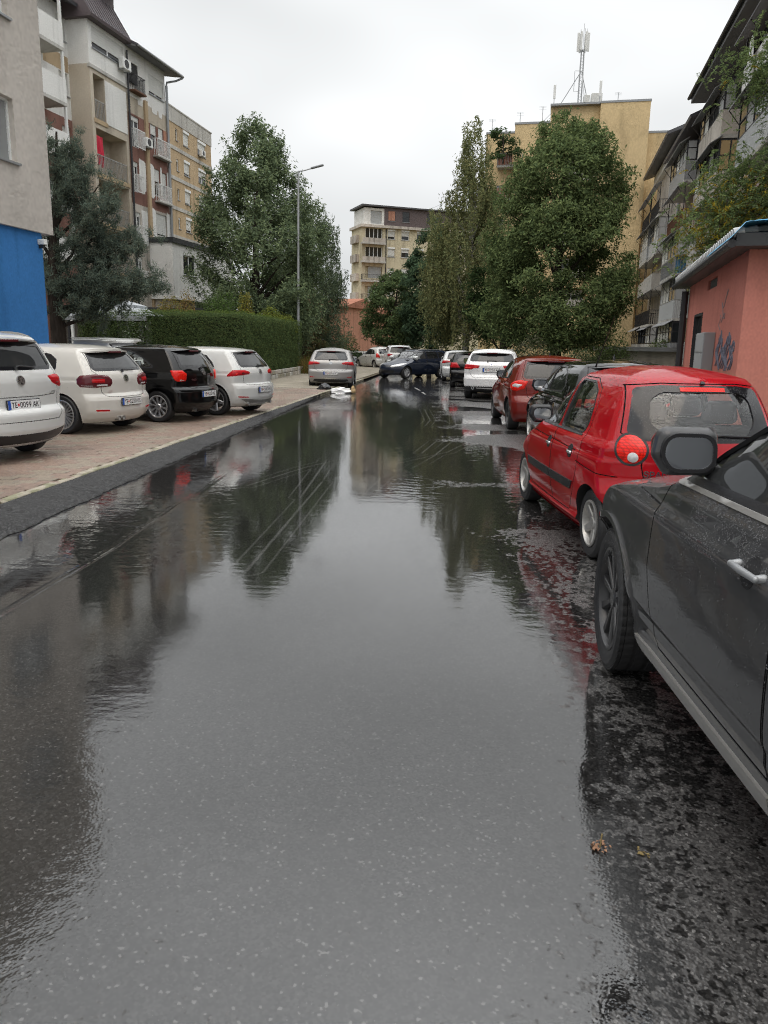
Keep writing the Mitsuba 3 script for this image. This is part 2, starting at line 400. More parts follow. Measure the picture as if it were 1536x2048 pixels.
# a dry lime bract fallen on the road, with its twig standing up
flat('dry_leaf', (.27, .15, .09), .8); flat('leaf_yellow', (.20, .15, .06), .8)
def litter(c, r, seed, n=22):
    L_ = []; rg = np.random.default_rng(seed)
    for k in range(n):
        a, d = rg.uniform(0, 6.28), r * math.sqrt(rg.random()); s = rg.uniform(.005, .011)
        q = np.array([[-s, 0, 0], [0, -s * .55, .002], [s, 0, 0], [0, s * .55, .004]]) @ rotz(rg.uniform(0, 360)).T @ rotx(rg.uniform(-25, 25)).T + (c[0] + d * math.cos(a), c[1] + d * math.sin(a), .007)
        L_.append(trimesh.Trimesh(np.vstack([q, q - (0, 0, .002)]), [(0, 1, 2), (0, 2, 3), (4, 6, 5), (4, 7, 6)], process=False))
    return cat(L_)
lf = thing('dry_twig', 'pale upright twig among brown dry leaf crumbs on the wet road', 'twig')
add('stem', tube([(.60, 2.35, .003), (.602, 2.35, .03), (.603, 2.35, .052)], [.003, .0025, .0032], 6), 'leaf_yellow', lf); add('leaf_crumb', litter((.60, 2.35), .034, 3), 'dry_leaf', lf); labels[lf + '__leaf_crumb'] = {'kind': 'stuff'}
k = add('leaf_litter', litter((.74, 2.33), .03, 5, 8), 'leaf_yellow'); labels[k] = {'kind': 'stuff', 'label': 'yellowish leaf crumbs right of the upright twig', 'category': 'litter'}
# ---------------------------------------------------------------- cars
NR, NC, NS, NF = 10, 9, 34, 12


def bez(p0, p1, p2, n):
    t = np.linspace(0, 1, n)[:, None]
    return (1 - t) ** 2 * p0 + 2 * t * (1 - t) * p1 + t * t * p2


class Body:
    """Outer skin of a car as outlines stacked in z. x forward (0 = middle of the length), y to the left, z up."""

    def __init__(s, S):
        s.S = S; L, h, zr = S['L'], S['h'], S['zr']
        f = lambda t: PchipInterpolator(*zip(*t))
        R, Fr, W = f(S['rear']), f(S['front']), f(S['width'])
        rc = f(S.get('rcr', [(0, .16), (.5, .16), (1.0, .13), (2, .12)])); fc = f(S.get('rcf', [(0, .34), (.6, .36), (.8, .45), (1.0, .34), (1.3, .16), (2, .14)]))
        br = f(S.get('br', [(0, .13), (.6, .13), (1.0, .10), (2, .06)])); bf = f(S.get('bf', [(0, .24), (.7, .26), (1.0, .22), (2, .10)]))
        zs = np.unique(np.round(np.concatenate([[z for z, _ in S['rear'] if z <= zr], [z for z, _ in S['front'] if z <= zr], [z for z, _ in S['width'] if z <= zr],
                                               np.linspace(S['width'][0][0], zr, 46)]), 4))
        zs = zs[np.concatenate([[True], np.diff(zs) > .004])]
        q = np.linspace(0, 1, 11)[1:]
        zs = np.concatenate([zs, zr + (h - zr) * (1 - (1 - q) ** 2) * .999])
        H = []
        xm0 = (R(zr) - Fr(zr)) / 2
        for z in zs:
            k = math.sqrt(max(0.0, (h - z) / (h - zr))) if z > zr else 1.0; zz = min(z, zr)
            xr, xf_, w = -L / 2 + float(R(zz)), L / 2 - float(Fr(zz)), float(W(zz)) * (k if z > zr else 1)
            if z > zr: xr, xf_ = xm0 + (xr - xm0) * k ** .8, xm0 + (xf_ - xm0) * k ** .8
            c1, c2, b1, b2 = (float(a(zz)) * min(k * 1.0 + .02, 1) for a in (rc, fc, br, bf))
            c1, c2 = min(c1, w * .8), min(c2, w * .8)
            H.append(s.half(xr, xf_, w, c1, c2, b1, b2, S.get('tr', .07), S.get('tf', .09)))
        s.zs, s.H = zs, np.array(H)
        N = s.H.shape[1]
        ring = np.concatenate([s.H, s.H[:, -2:0:-1] * np.array([1, -1])], 1); K = ring.shape[1]
        v = np.concatenate([ring, np.broadcast_to(zs[:, None, None], (len(zs), K, 1))], 2).reshape(-1, 3)
        i, j = np.meshgrid(np.arange(len(zs) - 1), np.arange(K), indexing='ij'); j2 = (j + 1) % K
        qd = np.stack([i * K + j, i * K + j2, (i + 1) * K + j2, (i + 1) * K + j], -1).reshape(-1, 4)
        F = np.vstack([qd[:, [0, 2, 1]], qd[:, [0, 3, 2]]])
        # caps: strips between left and right
        def cap(o, flip):
            out = []
            for t in range(N - 1):
                a, b = o + t, o + t + 1; c, d = o + (K - t) % K, o + K - t - 1
                if t == 0: out += [(a, b, d)]
                elif t == N - 2: out += [(a, b, c)]
                else: out += [(a, b, d), (a, d, c)]
            return [x[::-1] for x in out] if flip else out
        m = trimesh.Trimesh(v, np.vstack([F, cap(0, False), cap((len(zs) - 1) * K, True)]), process=False)
        if m.volume < 0: m.invert()
        s.mesh = m
        # grids for looking up the surface
        s.gz = np.linspace(zs[0], zs[-1], 260); s.gx = np.linspace(-L / 2 - .02, L / 2 + .02, 420); s.gy = np.linspace(0, 1.05, 160)
        Hz = np.stack([[np.interp(s.gz, zs, s.H[:, n, a]) for n in range(N)] for a in (0, 1)], -1)  # N, nz, 2
        s.Yg = np.array([np.interp(s.gx, np.maximum.accumulate(Hz[:, k, 0]), Hz[:, k, 1], left=0, right=0) for k in range(len(s.gz))])
        nr = NR + NC + NS // 2; yy = np.maximum.accumulate(Hz[:nr, :, 1], axis=0); yf = np.maximum.accumulate(Hz[::-1][:NF + NC + NS // 2, :, 1], axis=0)
        s.Xr = np.array([np.interp(s.gy, yy[:, k], Hz[:nr, k, 0]) for k in range(len(s.gz))])
        s.Xf = np.array([np.interp(s.gy, yf[:, k], Hz[::-1][:NF + NC + NS // 2, k, 0]) for k in range(len(s.gz))])
        s.gs = np.linspace(0, 1.9, 300)
        def arc(Q): return np.concatenate([[0], np.cumsum(np.hypot(*np.diff(Q, axis=0).T))])
        s.Wr = np.array([np.stack([np.interp(s.gs, arc(Hz[:, k]), Hz[:, k, a]) for a in (0, 1)], -1) for k in range(len(s.gz))])
        s.Wf = np.array([np.stack([np.interp(s.gs, arc(Hz[::-1, k]), Hz[::-1, k, a]) for a in (0, 1)], -1) for k in range(len(s.gz))])

    @staticmethod
    def half(xr, xf_, w, c1, c2, b1, b2, tr, tf):
        xm = (xr + xf_) / 2 + .02 * (xf_ - xr)
        y = lambda x: w * (1 - np.where(x < xm, tr * np.clip((xm - x) / (xm - xr + 1e-6), 0, 1) ** 2.4, tf * np.clip((x - xm) / (xf_ - xm + 1e-6), 0, 1) ** 2.6))
        xs0, xs1 = xr + b1 + c1, xf_ - b2 - c2
        if xs1 < xs0 + .1: m_ = (xs0 + xs1) / 2; xs0, xs1 = m_ - .05, m_ + .05
        ya, yb = float(y(np.array(xs0))), float(y(np.array(xs1)))
        y1, y2 = max(ya - c1, ya * .3), max(yb - c2, yb * .3)
        t = np.linspace(0, 1, NR)[:, None]
        rear = np.concatenate([xr + b1 * t ** 2.2, y1 * t], 1)
        t = np.linspace(1, 0, NF)[:, None]
        front = np.concatenate([xf_ - b2 * t ** 2.2, y2 * t], 1)
        d = 2.2 * b1 / y1
        k1 = np.array([min(xr + b1 + d * (ya - y1), xs0 - .02), ya]); k2 = np.array([max(xf_ - b2 - 2.2 * b2 / y2 * (yb - y2), xs1 + .02), yb])
        cr_, cf_ = bez(rear[-1], k1, np.array([xs0, ya]), NC + 2)[1:-1], bez(np.array([xs1, yb]), k2, front[0], NC + 2)[1:-1]
        xs = np.linspace(xs0, xs1, NS)
        return np.concatenate([rear, cr_, np.stack([xs, y(xs)], 1), cf_, front])

    def look(s, grid, ax, u, z):
        u, z = np.asarray(u, float), np.asarray(z, float)
        iu = np.clip((u - ax[0]) / (ax[1] - ax[0]), 0, len(ax) - 1.001); iz = np.clip((z - s.gz[0]) / (s.gz[1] - s.gz[0]), 0, len(s.gz) - 1.001)
        a, b = iu.astype(int), iz.astype(int); fa, fb = iu - a, iz - b
        if grid.ndim == 3: fa, fb = fa[..., None], fb[..., None]
        return (grid[b, a] * (1 - fa) + grid[b, a + 1] * fa) * (1 - fb) + (grid[b + 1, a] * (1 - fa) + grid[b + 1, a + 1] * fa) * fb

    # maps (u, v) -> point; sg = +1 left, -1 right
    def side(s, sg=1): return lambda u, v: np.stack([u, sg * s.look(s.Yg, s.gx, u, v), v], -1)
    def rear(s): return lambda u, v: np.stack([s.look(s.Xr, s.gy, np.abs(u), v), u, v], -1)
    def front(s): return lambda u, v: np.stack([s.look(s.Xf, s.gy, np.abs(u), v), u, v], -1)
    def wrapr(s, sg=1):
        def g(u, v): p = s.look(s.Wr, s.gs, np.abs(u), v); return np.stack([p[..., 0], sg * np.sign(u + 1e-9) * p[..., 1], v], -1)
        return g
    def wrapf(s, sg=1):
        def g(u, v): p = s.look(s.Wf, s.gs, np.abs(u), v); return np.stack([p[..., 0], sg * np.sign(u + 1e-9) * p[..., 1], v], -1)
        return g


def patch(poly, fn, off=0.004, thick=0.012, res=0.05, dome=0.0, dr_=0.03, cx=0.0):
    """a plate that follows a surface: poly in (u, v), fn maps to 3-D; off = how proud of the surface"""
    out = []
    for g in (poly.geoms if isinstance(poly, MultiPolygon) else [poly]):
        if g.is_empty or g.area < 1e-6: continue
        rings = [np.array(r.segmentize(res).coords)[:-1] for r in [g.exterior, *g.interiors]]
        x0, y0, x1, y1 = g.bounds
        gx, gy = np.meshgrid(np.arange(x0 + res / 2, x1, res), np.arange(y0 + res / 2, y1, res)); gx = gx + (np.arange(gx.shape[0]) % 2)[:, None] * res / 2
        inn = g.buffer(-res * .35); P = np.stack([gx.ravel(), gy.ravel()], 1)
        P = P[contains_xy(inn, P[:, 0], P[:, 1])] if not inn.is_empty else P[:0]
        pts = np.vstack(rings + [P]); nb = sum(map(len, rings))
        if dome:
            bd = g.boundary; dist = np.array([bd.distance(Point(p)) for p in pts])
        tri = Delaunay(pts + 1e-7 * np.random.default_rng(1).standard_normal(pts.shape)).simplices
        c = pts[tri].mean(1); tri = tri[contains_xy(g.buffer(1e-6), c[:, 0], c[:, 1])]
        e = 2e-3
        p = fn(pts[:, 0], pts[:, 1]); du = fn(pts[:, 0] + e, pts[:, 1]) - fn(pts[:, 0] - e, pts[:, 1]); dv = fn(pts[:, 0], pts[:, 1] + e) - fn(pts[:, 0], pts[:, 1] - e)
        n = np.cross(du, dv); n /= np.linalg.norm(n, axis=1, keepdims=True) + 1e-12
        o = p - np.array([cx, 0, .75])
        if (n * o).sum() < 0: n = -n
        h = off + (dome * np.sqrt(np.clip(1 - (1 - np.clip(dist / dr_, 0, 1)) ** 2, 0, 1)) if dome else 0)
        a = p + n * (h[:, None] if dome else h)
        fnm = np.cross(a[tri[:, 1]] - a[tri[:, 0]], a[tri[:, 2]] - a[tri[:, 0]])
        flip = (fnm * n[tri[:, 0]]).sum(1) < 0; tri[flip] = tri[flip][:, ::-1]
        if not thick: out.append(trimesh.Trimesh(a, tri, process=False)); continue
        k = len(a); b = p + n * (off - thick); F = [tri, tri[:, ::-1] + k]
        # walls along the open edges
        ed = np.concatenate([tri[:, [0, 1]], tri[:, [1, 2]], tri[:, [2, 0]]]); es = np.sort(ed, 1)
        _, idx, cnt = np.unique(es, axis=0, return_index=True, return_counts=True); ed = ed[idx[cnt == 1]]
        F += [np.stack([ed[:, 1], ed[:, 0], ed[:, 0] + k], 1), np.stack([ed[:, 1], ed[:, 0] + k, ed[:, 1] + k], 1)]
        out.append(trimesh.Trimesh(np.vstack([a, b]), np.vstack(F), process=False))
    return cat(out)


def mirror(poly): return Polygon([(-x, y) for x, y in poly.exterior.coords][::-1])
def sym(pts): return Polygon(list(pts) + [(-x, y) for x, y in reversed(pts)])
def rnd(poly, r): return poly.buffer(-r).buffer(r) if r else poly
def soft(pts, r): return Polygon(pts).buffer(-r, quad_segs=6).buffer(r, quad_segs=6)


def prism(poly, axis, a, b):
    """Manifold: poly in (x, z) along y, or in (y, z) along x"""
    t = extr(poly, b - a); v = t.vertices
    v = np.stack([v[:, 0], v[:, 2] + a, v[:, 1]], 1) if axis == 'y' else np.stack([v[:, 2] + a, v[:, 0], v[:, 1]], 1)
    m = trimesh.Trimesh(v, t.faces, process=False)
    if m.volume < 0: m.invert()
    return man(m)


def cyl_y(x, z, r, y0, y1, n=56):
    return man(trimesh.Trimesh(*(lambda c: (c.vertices @ rotx(90).T + np.array([x, (y0 + y1) / 2, z]), c.faces))(trimesh.creation.cylinder(r, y1 - y0, sections=n)), process=False))


WHEELS = {}


def wheel_meshes(R, w, rim, spokes, kind, tread=False):
    """outer face towards +y. returns tyre, rim, disc"""
    key = (R, w, rim, spokes, kind, tread)
    if key in WHEELS: return WHEELS[key]
    h = w / 2; s = R - rim
    prof = [(rim - .008, -h * .8), (rim + s * .35, -h * .98), (R - s * .3, -h), (R - .012, -h * .9), (R - .002, -h * .74)]
    if tread:
        for c in (-.5, -.17, .17, .5):
            prof += [(R, (c - .06) * w * .8), (R - .009, (c - .05) * w * .8), (R - .009, (c + .05) * w * .8), (R, (c + .06) * w * .8)]
    else: prof += [(R, 0)]
    prof += [(R - .002, h * .74), (R - .012, h * .9), (R - s * .3, h), (R - s * .34, h * .985), (rim + s * .35, h * .98), (rim + s * .2, h * .93), (rim - .008, h * .8), (rim - .02, 0)]
    n = 180 if tread else 48
    tyre = lathe(prof, n)
    if tread:  # cross cuts in the shoulders
        v = tyre.vertices.copy(); r = np.hypot(v[:, 0], v[:, 2]); a = np.round(np.arctan2(v[:, 2], v[:, 0]) / (2 * np.pi) * n).astype(int)
        cut = (a % 4 == 0) & (np.abs(v[:, 1]) > h * .42) & (r > R - .016)
        v[cut, 0] *= (r[cut] - .005) / r[cut]; v[cut, 2] *= (r[cut] - .005) / r[cut]; tyre = trimesh.Trimesh(v, tyre.faces, process=False)
    y0 = h * .72
    lip = lathe([(rim + .004, y0 + .022), (rim - .012, y0 + .026), (rim - .02, y0 + .01), (rim - .03, y0 - .03), (rim - .045, -h * .6), (rim - .03, -h * .75), (rim, -h * .7), (rim, y0)], 56)
    parts = [lip]
    hub = lathe([(.001, y0 + .004), (.045, y0 + .004), (.062, y0 - .01), (.07, y0 - .05), (.001, y0 - .05)], 24)
    parts.append(hub)
    ro, ri = rim - .012, .045
    for k in range(spokes):
        a0 = 2 * math.pi * k / spokes + .3
        def spoke(aw_in, aw_out, da=0.0, skew=0.0, t=.03):
            c, d = math.cos(a0 + da), math.sin(a0 + da); P = []
            for rr, ww, yy in ((ri, aw_in, y0 - .004), (ri + (ro - ri) * .55, (aw_in + aw_out) / 2 * .92, y0 + .004), (ro, aw_out, y0 + .012)):
                sk = skew * (rr - ri) / (ro - ri); e = np.array([-d, c]); b = np.array([c, d]) * rr + e * sk
                for sgn in (-1, 1):
                    q = b + e * sgn * ww / 2; q2 = b + e * sgn * ww * .38
                    P += [(q[0], yy - t, q[1]), (q[0], yy - .008, q[1]), (q2[0], yy, q2[1])]
            return trimesh.convex.convex_hull(np.array(P))
        if kind == 'thin': parts.append(spoke(.03, .022))
        elif kind == 'blade': parts.append(spoke(.022, .05))
        elif kind == 'wide': parts.append(spoke(.075, .062))
        elif kind == 'split': parts += [spoke(.024, .02, 0, .035), spoke(.024, .02, 0, -.035)]
        elif kind == 'turbine': parts.append(spoke(.034, .024, 0, .03))
    rimm = cat(parts)
    disc = cat([lathe([(.001, y0 - .055), (rim * .72, y0 - .055), (rim * .72, y0 - .075), (.001, y0 - .075)], 32)])
    WHEELS[key] = tuple(mikit.ply(m, None, smooth=32) for m in (tyre, rimm, disc))
    return WHEELS[key]


TEXT = {}


def text(t, h, bold=True, depth=.002):
    if (t, h) not in TEXT:
        m = meshkit.text_mesh(t, h, depth, bold); m.vertices[:, 0] -= m.bounds[:, 0].mean(); m.vertices[:, 1] -= m.bounds[:, 1].mean(); TEXT[(t, h)] = m
    return TEXT[(t, h)]


def frame_at(P, dirx, up=(0, 0, 1)):
    """4x4: local x to the right as seen from outside, y up, z outwards along dirx"""
    z = np.asarray(dirx, float); z /= np.linalg.norm(z); x = np.cross(up, z); x /= np.linalg.norm(x); y = np.cross(z, x)
    M = np.eye(4); M[:3, 0], M[:3, 1], M[:3, 2], M[:3, 3] = x, y, z, P
    return M


def emblem_mesh(kind, r):
    ring = Point(0, 0).buffer(r, 24)
    if kind == 'vw':
        k = r * .84
        g = ring.difference(Point(0, 0).buffer(r * .86, 24))
        for a, b in (((-.62, .66), (-.18, -.05)), ((.62, .66), (.18, -.05)), ((-.34, .92), (0, .18)), ((.34, .92), (0, .18)), ((-.92, .28), (-.45, -.82)), ((.92, .28), (.45, -.82)), ((-.45, -.82), (0, .02)), ((.45, -.82), (0, .02))):
            g = g.union(bar_pts(np.array(a) * k, np.array(b) * k, r * .16))
        return extr(g.intersection(ring), .006)
    return extr(ring.difference(Point(0, 0).buffer(r * .72, 24)), .006)


def plate_on(car, M, P, nrm, txt, w=.52, sub='number_plate'):
    F = M @ frame_at(P, nrm)
    k = add(sub, bx(-w / 2 - .012, w / 2 + .012, -.067, .067, -.012, .006, .004), 'black_plastic', car, M=F)
    add('plate_face', bx(-w / 2, w / 2, -.056, .056, .0045, .009), 'plate_white', k, M=F)
    add('blue_band', bx(-w / 2, -w / 2 + .045, -.056, .056, .0075, .0102), 'plate_blue', k, M=F)
    if txt:
        a, b = txt.split('|'); ta, tb = text(a, .066), text(b, .066)
        wa, wb = np.ptp(ta.bounds[:, 0]), np.ptp(tb.bounds[:, 0]); x0 = -w / 2 + .06
        sc = min(1.0, (w - .07 - .05) / (wa + wb + .01)); S = np.array([sc, 1, 1])
        add('letters', xf(ta, s=S, t=(x0 + wa * sc / 2, 0, .0085)), 'ink', k, smooth=False, M=F); add('digits', xf(tb, s=S, t=(x0 + wa * sc + .045 + wb * sc / 2, 0, .0085)), 'ink', k, smooth=False, M=F)
        add('red_mark', bx(x0 + wa * sc + .009, x0 + wa * sc + .035, -.017, .017, .0075, .0105), 'plate_red', k, M=F)
    return k


def build_car(S, key, pos, theta, zg=0.0, tilt=0.0):
    """pos: middle of the car on the ground; theta: heading, degrees anticlockwise from +x"""
    B = Body(S); L, h = S['L'], S['h']; (xfa, xra), R = S['axles'], S['R']
    M = mat4(rotz(theta) @ rotx(tilt) @ np.diag([1, S.get('broad', 1.0), 1]), (pos[0], pos[1], zg)); W = max(w for _, w in S['width'])
    lod = S.get('lod', 0)
    # ---- shell by booleans, normals carried along
    t = B.mesh; vn = meshkit.arrays(t, True)[2]
    outer = m3.Manifold(m3.Mesh(np.hstack([t.vertices, vn]).astype(np.float32), t.faces.astype(np.uint32))).as_original(); oid = outer.original_id()
    def inset(d):
        S2 = dict(S); S2['rear'] = [(z, x + d) for z, x in S['rear']]; S2['front'] = [(z, x + d) for z, x in S['front']]; S2['width'] = [(z, w - d) for z, w in S['width']]
        S2['h'] = h - d; S2['zr'] = S['zr'] - d
        return man(Body(S2).mesh)
    cav = inset(.05)
    cx0, cx1 = -L / 2 + .14, L / 2 - S.get('hood', 1.15)
    cav = cav ^ man(bx(cx0, cx1, -2, 2, .32, 3))
    for ax in (xfa, xra):
        for sg in (-1, 1): cav = cav - man(bx(ax - R - .09, ax + R + .09, sg * W - .34, sg * W + .34, 0, R * 2 + .10))
    cav = cav.as_original(); cid = cav.original_id()
    body = outer - cav
    cuts = []
    for ax in (xfa, xra):
        for sg in (-1, 1):
            cuts.append(cyl_y(ax, R + S.get('arch_dz', .0), R + S.get('arch', .045), *(sorted((sg * (W - .30), sg * (W + .2))))))
    SW = [Polygon(p) if not hasattr(p, 'exterior') else p for p in S['side_windows']]
    for p in SW: cuts.append(prism(p, 'y', -1.2, 1.2))
    RW = sym(S['rear_window']); RW = rnd(RW, .05); WS = rnd(sym(S['windscreen']), .06)
    cuts += [prism(RW, 'x', -L / 2 - .1, -L / 2 + S.get('rw_depth', .9)), prism(WS, 'x', L / 2 - S.get('ws_depth', 2.3), L / 2)]
    for c in cuts: body = body - c
    # panel gaps
    doors = [Polygon(p) for p in S.get('doors', [])]; gap = S.get('gap', .0045)
    tg = sym(S['tailgate']) if 'tailgate' in S else None
    extra = [LineString(p) for p in S.get('seams', [])]; bonnet = S.get('bonnet')
    if lod < 2:
        layer = inset(-.012) - inset(.010)
        gr = [prism(d.exterior.buffer(gap), 'y', -1.2, 1.2) for d in doors] + [prism(l.buffer(gap), 'y', -1.2, 1.2) for l in extra]
        if tg is not None: gr.append(prism(tg.exterior.buffer(gap), 'x', -L / 2 - .1, -L / 2 + .75))
        for l in S.get('rear_seams', []): gr.append(prism(LineString(l).buffer(gap), 'x', -L / 2 - .1, -L / 2 + .5))
        if gr: body = body - (m3.Manifold.batch_boolean(gr, m3.OpType.Add) ^ layer)
    me = body.to_mesh(); vp = np.asarray(me.vert_properties, float); F = np.asarray(me.tri_verts, int)
    src = np.zeros(len(F), int); ri = np.asarray(me.run_index) // 3
    for a, b, o in zip(ri[:-1], ri[1:], me.run_original_id): src[a:b] = o
    pos_, nr = vp[:, :3], vp[:, 3:6] if vp.shape[1] >= 6 else np.zeros((len(vp), 3))
    fc = pos_[F].mean(1); isout = src == oid
    def sub(mask):
        f = F[mask]; u, inv = np.unique(f, return_inverse=True); return pos_[u], inv.reshape(f.shape), nr[u]
    def put(name, mask, bsdf, parent, out):
        v, f, n = sub(mask)
        if not len(f): return None
        if out:
            n = n / (np.linalg.norm(n, axis=1, keepdims=True) + 1e-9)
            d = {'type': 'ply', 'filename': meshkit.write_ply((v, f), False, normals=n), 'face_normals': False}
            return add(name, d, bsdf, parent, M=M)
        return add(name, trimesh.Trimesh(v, f, process=False), bsdf, parent, smooth=False, M=M)
    # connected regions of the painted skin -> body, doors, tailgate
    pm = S['paint']; taken = np.zeros(len(F), bool)
    if lod < 2 and isout.any():
        idx = np.nonzero(isout)[0]
        uq, inv = np.unique(np.round(pos_[F[idx]].reshape(-1, 3), 5), axis=0, return_inverse=True); inv = inv.reshape(-1, 3)
        adj = trimesh.graph.face_adjacency(inv); comp = trimesh.graph.connected_component_labels(adj, node_count=len(idx))
        ar = np.linalg.norm(np.cross(pos_[F[idx][:, 1]] - pos_[F[idx][:, 0]], pos_[F[idx][:, 2]] - pos_[F[idx][:, 0]]), axis=1)
        for c in np.unique(comp):
            mk = comp == c; a = ar[mk].sum()
            if a < .02 or a > .35 * ar.sum(): continue
            cen = (fc[idx[mk]] * ar[mk][:, None]).sum(0) / a
            gm = np.zeros(len(F), bool); gm[idx[mk]] = True
            if tg is not None and cen[0] < -L / 2 + .6 and abs(cen[1]) < .1: put('tailgate', gm, pm, key, True); taken |= gm
            elif any(d.buffer(.02).contains(Point(cen[0], cen[2])) for d in doors): put('door', gm, pm, key, True); taken |= gm
    paint_low = S.get('skirt')  # unpainted lower cladding
    rest = isout & ~taken
    if paint_low:
        low = rest & (fc[:, 2] < paint_low); put('cladding', low, 'black_plastic', key, True); rest = rest & ~low
    put('body', rest, pm, key, True)
    put('cabin_lining', src == cid, 'cabin_grey', key, False)
    put('arch_liner', ~isout & (src != cid), 'dark_trim', key, False)
    # ---- glass, seals
    g_side, g_rear, g_front = S.get('glass', ('glass_clear', 'glass_clear', 'glass_clear'))
    sealw = S.get('seal', .022)
    for sg in (1, -1):
        for k, p in enumerate(SW):
            fn = B.side(sg); inn = p.buffer(-sealw * .9)
            add('side_window', patch(inn.buffer(.012), fn, -.010, .0, .07), g_side if k == 0 else S.get('glass_back', g_side), key, smooth=True, M=M)
            add('window_seal', patch(p.buffer(.004).difference(inn), fn, .002, .016, .06), S.get('seal_mat', 'black_plastic'), key, M=M)
        for p in S.get('pillars', []): add('pillar_trim', patch(Polygon(p), B.side(sg), .003, .012, .06), 'gloss_black', key, M=M)
    add('rear_window', patch(RW.buffer(-.008), B.rear(), -.006, 0, .07), g_rear, key, smooth=True, M=M)
    frit = S.get('frit', .045)
    add('window_border', patch(RW.buffer(.004).difference(rnd(sym(S['rear_frit']), .09) if 'rear_frit' in S else RW.buffer(-frit)), B.rear(), .001, .010, .06), S.get('frit_mat', 'gloss_black'), key, M=M)
    add('windscreen', patch(WS.buffer(-.008), B.front(), -.006, 0, .08, cx=-1), g_front, key, smooth=True, M=M)
    add('windscreen_border', patch(WS.buffer(.004).difference(WS.buffer(-.03)), B.front(), .001, .010, .07, cx=-1), 'black_plastic', key, M=M)
    # ---- lamps: lists of (points in (s, z), material, dome)
    for nm, fnm, lst in (('tail_lamp', B.wrapr, S.get('tail', [])), ('headlight', B.wrapf, S.get('head', []))):
        for sg in (1, -1):
            holder = None
            for p, m_, pr_, name in lst:
                q = p if hasattr(p, 'exterior') else soft(p, .008)
                mesh = patch(q, fnm(sg), pr_, .02, .03, dome=0 if name == 'ring' else .012, dr_=.035)
                if holder is None: holder = add(nm, mesh, m_, key, M=M)
                else: add(name, mesh, m_, holder, M=M)
    for p, m_, o_, name in S.get('rear_trim', []):
        q = p if hasattr(p, 'exterior') else Polygon(p); add(name, patch(q, B.rear(), o_, .02 + max(o_, 0), .04), m_, key, M=M)
    for p, m_, o_, name in S.get('front_trim', []):
        q = p if hasattr(p, 'exterior') else Polygon(p); add(name, patch(q, B.front(), o_, .03, .04), m_, key, M=M)
    for p, m_, o_, name in S.get('side_trim', []):
        q = p if hasattr(p, 'exterior') else Polygon(p)
        for sg in (1, -1): add(name, patch(q, B.side(sg), o_, o_ + .012, .06), m_, key, M=M)
    # ---- handles: (x, z, kind)
    for x, z, kind in S.get('handles', []):
        for sg in (1, -1):
            p = B.side(sg)(np.array([x]), np.array([z]))[0]
            if kind == 'cup':
                k = add('door_handle', patch(Point(x, z).buffer(.058).simplify(.002), B.side(sg), .003, .012, .03), 'black_plastic', key, M=M)
                add('handle_grip', xf(hull_spheres([(-.04, 0, -.012, .014), (.04, 0, -.012, .014)]), t=p + np.array([0, sg * .006, 0])), 'chrome', k, M=M)
            else:
                k = add('door_handle', xf(cat([hull_spheres([(-.09, sg * .026, .0, .011), (.0, sg * .032, .002, .012), (.09, sg * .025, .0, .010)]), hull_spheres([(-.085, sg * .0, 0, .015), (-.085, sg * .027, 0, .011)]), hull_spheres([(.085, sg * .0, 0, .015), (.085, sg * .027, 0, .010)])]), t=p), kind, key, M=M)
                add('handle_recess', patch(Point(x, z - .005).buffer(.05), B.side(sg), .0015, .010, .02), 'dark_trim', k, M=M)  # flat dark disc laid on the skin behind the grip
    # ---- mirrors (x, z, size, cap material)
    if 'mirror' in S:
        x, z, sz, cm = S['mirror']
        for sg in (1, -1):
            p = B.side(sg)(np.array([x]), np.array([z - .06]))[0]; c = p + np.array([0, sg * (.05 + sz * .55 - S.get('mirror_in', 0)), .06])
            a, b = sz * .5, sz * .36
            top = [(-.025, sg * -a * .68, b * .66, .042), (-.025, sg * a * .66, b * .62, .045), (-.025, sg * a * .78, -b * .1, .042), (-.025, sg * a * .5, -b * .66, .042), (-.025, sg * -a * .7, -b * .66, .042)]
            nose = [(.07, sg * -a * .6, b * .25, .06), (.075, sg * a * .35, b * .2, .06), (.06, sg * a * .3, -b * .35, .05)]
            k = add('side_mirror', xf(hull_spheres(top + nose, 12), t=c), cm, key, smooth=40, M=M)
            g = soft([(-a * .95, -b * .95), (a * .62, -b * .98), (a * 1.0, -b * .25), (a * .95, b * .95), (-a * .9, b * .92)], a * .55)
            rim_ = xf(extr(g.difference(g.buffer(-.014)), .020), R=np.array([[0, 0, -1.0], [sg, 0, 0], [0, 1.0, 0]]), t=c + np.array([-.066, 0, 0]))
            gl = xf(extr(g.buffer(-.010), .006), R=np.array([[0, 0, -1.0], [sg, 0, 0], [0, 1.0, 0]]), t=c + np.array([-.074, 0, 0]))
            add('mirror_frame', rim_, 'black_plastic', k, M=M); add('mirror_glass', gl, 'mirror_glass', k, M=M)
            add('mirror_arm', hull_spheres([(x, p[1] - sg * .02, z - .07, .03), (x, c[1] - sg * a * .5, z - .055, .026)]), 'black_plastic', k, M=M)
    # ---- wheels
    wk = S['wheel']; wt, rm, dm = wheel_meshes(R, S.get('tw', .205), *wk[:4])
    hw = S.get('tw', .205) / 2
